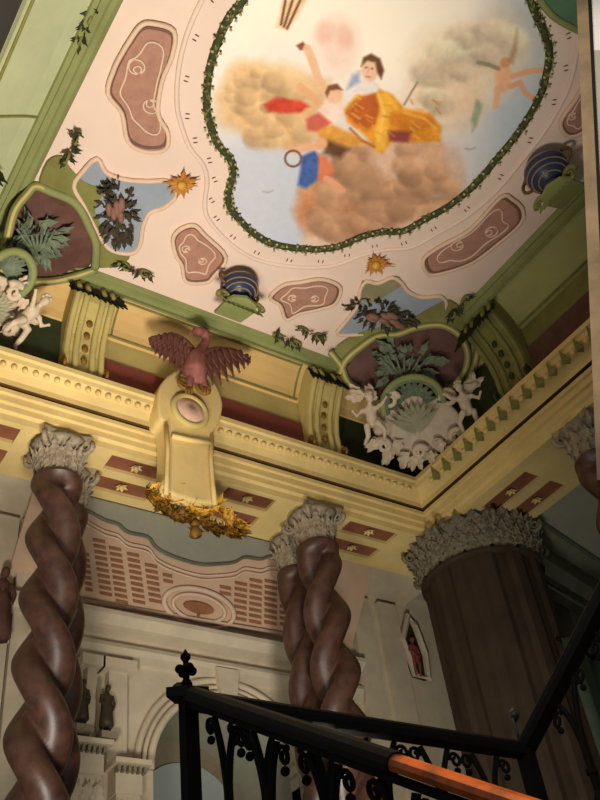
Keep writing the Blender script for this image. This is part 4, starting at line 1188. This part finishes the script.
ni = thing('wall_niche', 'narrow framed niche with dark red figure between central columns and corner pier', 'niche', B2(415, 650))
NP = [(406, 617), (401, 640), (414, 676), (427, 680), (424, 656), (414, 628)]
Pn = [B2(x, y, .06) for x, y in NP]
MB().slab(Pn, (0, .05, 0)).build('niche_field', mat('deep_brown', (58, 48, 34), var=.4, scale=6), ni)
MB().tube([p + V(0, -.04, 0) for p in Pn], .055, 6, True).build('niche_frame', cream, ni)
q0 = B2(414, 655, .14); b = MB(); figure(b, q0, V(1, 0, 0), V(0, 0, 1), V(0, -1, 0), .42, stand); remesh(b.build('niche_figure', red, ni), .016, 2)

# ------------------------------------------------------------------ green hanging cloth, right
cu = thing('green_hanging', 'dark green hanging cloth in folds at bottom right below the upper rail', 'hanging', onw(575, 760, .5))
b = MB(); vs = []; nn = 60; tops = [onw(558 + 80 * i / nn, 640 + 9 * i / nn, .35) for i in range(nn + 1)]
for i in range(nn + 1):
    for j in range(8):
        p = tops[i].copy(); p[2] = tops[0][2] + (-2 - tops[0][2]) * j / 7
        vs.append(p + wn * (.09 * math.sin(i * .55) + .05 * math.sin(i * .21 + 1)))
b.add(vs, [(i * 8 + j, (i + 1) * 8 + j, (i + 1) * 8 + j + 1, i * 8 + j + 1) for i in range(nn) for j in range(7)])
o = b.build('cloth', curt, cu, True, fix=False); sm = o.modifiers.new('thick', 'SOLIDIFY'); sm.thickness = .02
MB().tube([tops[0] + V(0, 0, .02), tops[-1] + V(0, 0, .02 + tops[0][2] - tops[-1][2])], .03, 8).build('hanging_rod', iron, cu, True)
# ------------------------------------------------------------------ iron railings
X1, Y1 = 1.76, 3.26
SL = .615
def rz(y): return ZN + SL * (y - Y1)
def hand(mb, a, c, wd_, ht, n=1):
    """a rounded handrail between two points"""
    a, c = np.asarray(a, float), np.asarray(c, float); d = nz(c - a); s = nz(np.cross(d, (0, 0, 1))); u = np.cross(s, d)
    pf = [(-.5, -.5), (.5, -.5), (.62, -.15), (.6, .2), (.38, .46), (0, .55), (-.38, .46), (-.6, .2), (-.62, -.15)]
    vs = [p + s * x * wd_ + u * y * ht for p in (a, c) for x, y in pf]; k = len(pf)
    mb.add(vs, [tuple(range(k)), tuple(range(2 * k - 1, k - 1, -1))] + [(i, (i + 1) % k, k + (i + 1) % k, k + i) for i in range(k)])


def baluster(root, x, y, zt, zb, d, arms=True, nm='baluster', lean=0):
    """d: unit direction along the rail run (with its rise)"""
    d = np.asarray(d, float)
    b = MB(); top = V(x, y, zt - .20)
    b.tube([V(x, y, zb), V(x, y, zt - .34), top], .018, 8)
    b.lathe([(.014, -.02), (.028, -.012), (.028, .012), (.014, .02)], (x, y, zt - .42), 12)
    b.lathe([(.014, -.05), (.03, 0), (.014, .05)], (x, y, (zt + zb) / 2 - .1), 12)
    for s in (-1, 1):
        b.tube(smoothpath([V(x, y, zt - .36), V(x, y, zt - .24) + d * s * .012, V(x, y, zt - .12) + d * s * .04, V(x, y, zt - .02) + d * s * .085], 4), .0145, 7)
    o = b.build(nm, iron, root, True)
    b = MB()
    for s in (-1, 1):
        cc = V(x, y, zt - .065) + d * s * .125
        b.tube([cc + .038 * (1 - j / 20) * (s * math.cos(j * .55) * -d + math.sin(j * .55) * V(0, 0, 1)) for j in range(15)], .009, 6)
    b.build_split('scroll', iron, o, True); b = MB()
    for s in (-1, 1): b.ell(V(x, y, zt - .115) + d * s * .125, .017, n=8, m=6)
    b.build_split('bead', iron, o, True)


ra = thing('stair_railing', 'black iron stair railing with glossy handrail rising to the newel post', 'railing', (X1, Y1, .75))
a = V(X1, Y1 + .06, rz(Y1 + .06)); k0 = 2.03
b = MB(); hand(b, a, V(X1, k0, rz(k0)), .068, .058); b.build('handrail', railm, ra)  # unlit upper run, its darkness put into the rail colour
b = MB(); hand(b, V(X1, k0, rz(k0)), V(X1, -.4, rz(-.4)), .06, .045); tag(b.build('lit_handrail', wood, ra), 'glossy lower run of the handrail, coloured orange-brown as lit')  # lit run of the same rail, light put into the wood colour
b = MB(); b.obox((X1, (Y1 - .4) / 2, rz((Y1 - .4) / 2) - .05), (0, (Y1 + .4) / 2, SL * (Y1 + .4) / 2), (.022, 0, 0), (0, 0, .012)); b.build('under_rail', iron, ra)
MB().box((X1 - .03, Y1 - .03, .75), (X1 + .03, Y1 + .03, ZN - .03)).build('newel_post', iron, ra)
MB().slab([V(X1 - .085, Y1 + .03, ZN - .02), V(X1 - .02, Y1 + .08, ZN - .02), V(X1 + .05, Y1 + .07, ZN - .02), V(X1 + .05, Y1 - .09, ZN - .05), V(X1 - .035, Y1 - .07, ZN - .05)], (0, 0, .042)).build('newel_cap', railm, ra)
f0 = V(X1 - .005, Y1, ZN + .02)
MB().lathe([(.022, 0), (.026, .014), (.014, .035), (.015, .055), (.026, .068), (.026, .084), (.012, .10), (.012, .115), (.022, .13), (.022, .142), (.01, .155), (.004, .17)], f0, 16).build('finial', iron, ra, True)
b = MB()
for s in (-1, 1): b.ell(f0 + V(s * .03, 0, .076), .02); b.ell(f0 + V(0, s * .03, .076), .02)
b.build_split('finial_lobe', iron, ra, True)
dr = nz(V(0, -1, -SL))
for y in (2.98, 2.71, 2.38, 2.05, 1.72, 1.4): baluster(ra, X1, y, rz(y) - .05, rz(y) - .95, dr)

X2 = 3.70
rb = thing('landing_railing', 'level black railing running from the newel post along the landing', 'railing', (X1, Y1, .75))
b = MB(); hand(b, V(X1, Y1 + .02, ZN - .02), V(X2, Y1 + .02, ZN - .02), .08, .07); b.build('handrail', railm, rb)
MB().box((X2 - .035, Y1 - .015, .75), (X2 + .035, Y1 + .055, ZN)).build('newel_post', iron, rb)
g0 = V(*at(514, 714, 'y', Y1 + .02))
b = MB(); b.tube([V(X2 - .02, Y1 + .02, ZN + .0), V(X2 - .02, Y1 + .02, g0[2])], .008, 6); b.lathe([(.008, -.04), (.026, -.015), (.028, .0), (.02, .02), (.006, .032)], g0, 12)
b.build('glass_knob', mat('dark_glass', (40, 38, 32), rough=.08, var=.2, spec=.9, bump=0), rb, True)
for x in np.linspace(X1 + .35, X2 - .3, 5): baluster(rb, x, Y1 + .02, ZN - .06, .75, V(1, 0, 0))
rc = thing('upper_railing', 'black railing of the upper flight climbing up at the far right', 'railing', (X2, Y1, .75))
b = MB(); y2 = -.6; e = V(X2, y2, ZN + SL * (Y1 - y2)); hand(b, V(X2, Y1 + .03, ZN - .02), e, .085, .075); b.build('handrail', railm, rc)
du = nz(V(0, -1, SL))
for y in np.linspace(Y1 - .35, .4, 8): baluster(rc, X2, y, ZN + SL * (Y1 - y) - .06, ZN + SL * (Y1 - y) - .95, du)
st2 = thing('stair_flight', 'upper stone flight under the railing that climbs at the far right', 'stairs', (4.5, 1.5, .75))
b = MB()
for k in range(13):
    y = Y1 + .1 - k * .28; z = .75 + (k + 1) * .172; b.box((X2 + .10, y - .28, z - .34), (5.3, y, z))
b.build('steps', stone, st2)

# ------------------------------------------------------------------ brown upright with white board, right edge
fd = nz(M @ np.array([232., -1445., F])); D_ = 3.2
def onf(x, y): return ray(x, y) * D_ / np.linalg.norm(ray(590, 235)) if False else atp(x, y, ray(590, 235) * 2.6, nz(np.cross(fd, np.cross(ray(590, 235), fd))))
nf = nz(np.cross(fd, np.cross(ray(590, 235), fd))); nf = nf if np.dot(nf, ray(590, 235)) > 0 else -nf
fm = thing('framed_board', 'weathered brown wooden upright edging a white board at the far right', 'board', onf(600, 700))
MB().slab([onf(574, -60), onf(585, -60), onf(611, 480), onf(597, 480)], nf * .04).build('wooden_stile', beam, fm)
MB().slab([onf(585, -60), onf(590, -60), onf(616, 480), onf(611, 480)], nf * .05).build('shadow_gap', black, fm)  # shade between stile and board put in as a black slab
MB().slab([onf(589, -60), onf(640, -60), onf(640, 50), onf(594, 50)], nf * .03).build('white_field', whitep, fm)
MB().slab([onf(594, 50), onf(640, 50), onf(660, 480), onf(615, 480)], nf * .03).build('grey_field', grey, fm)
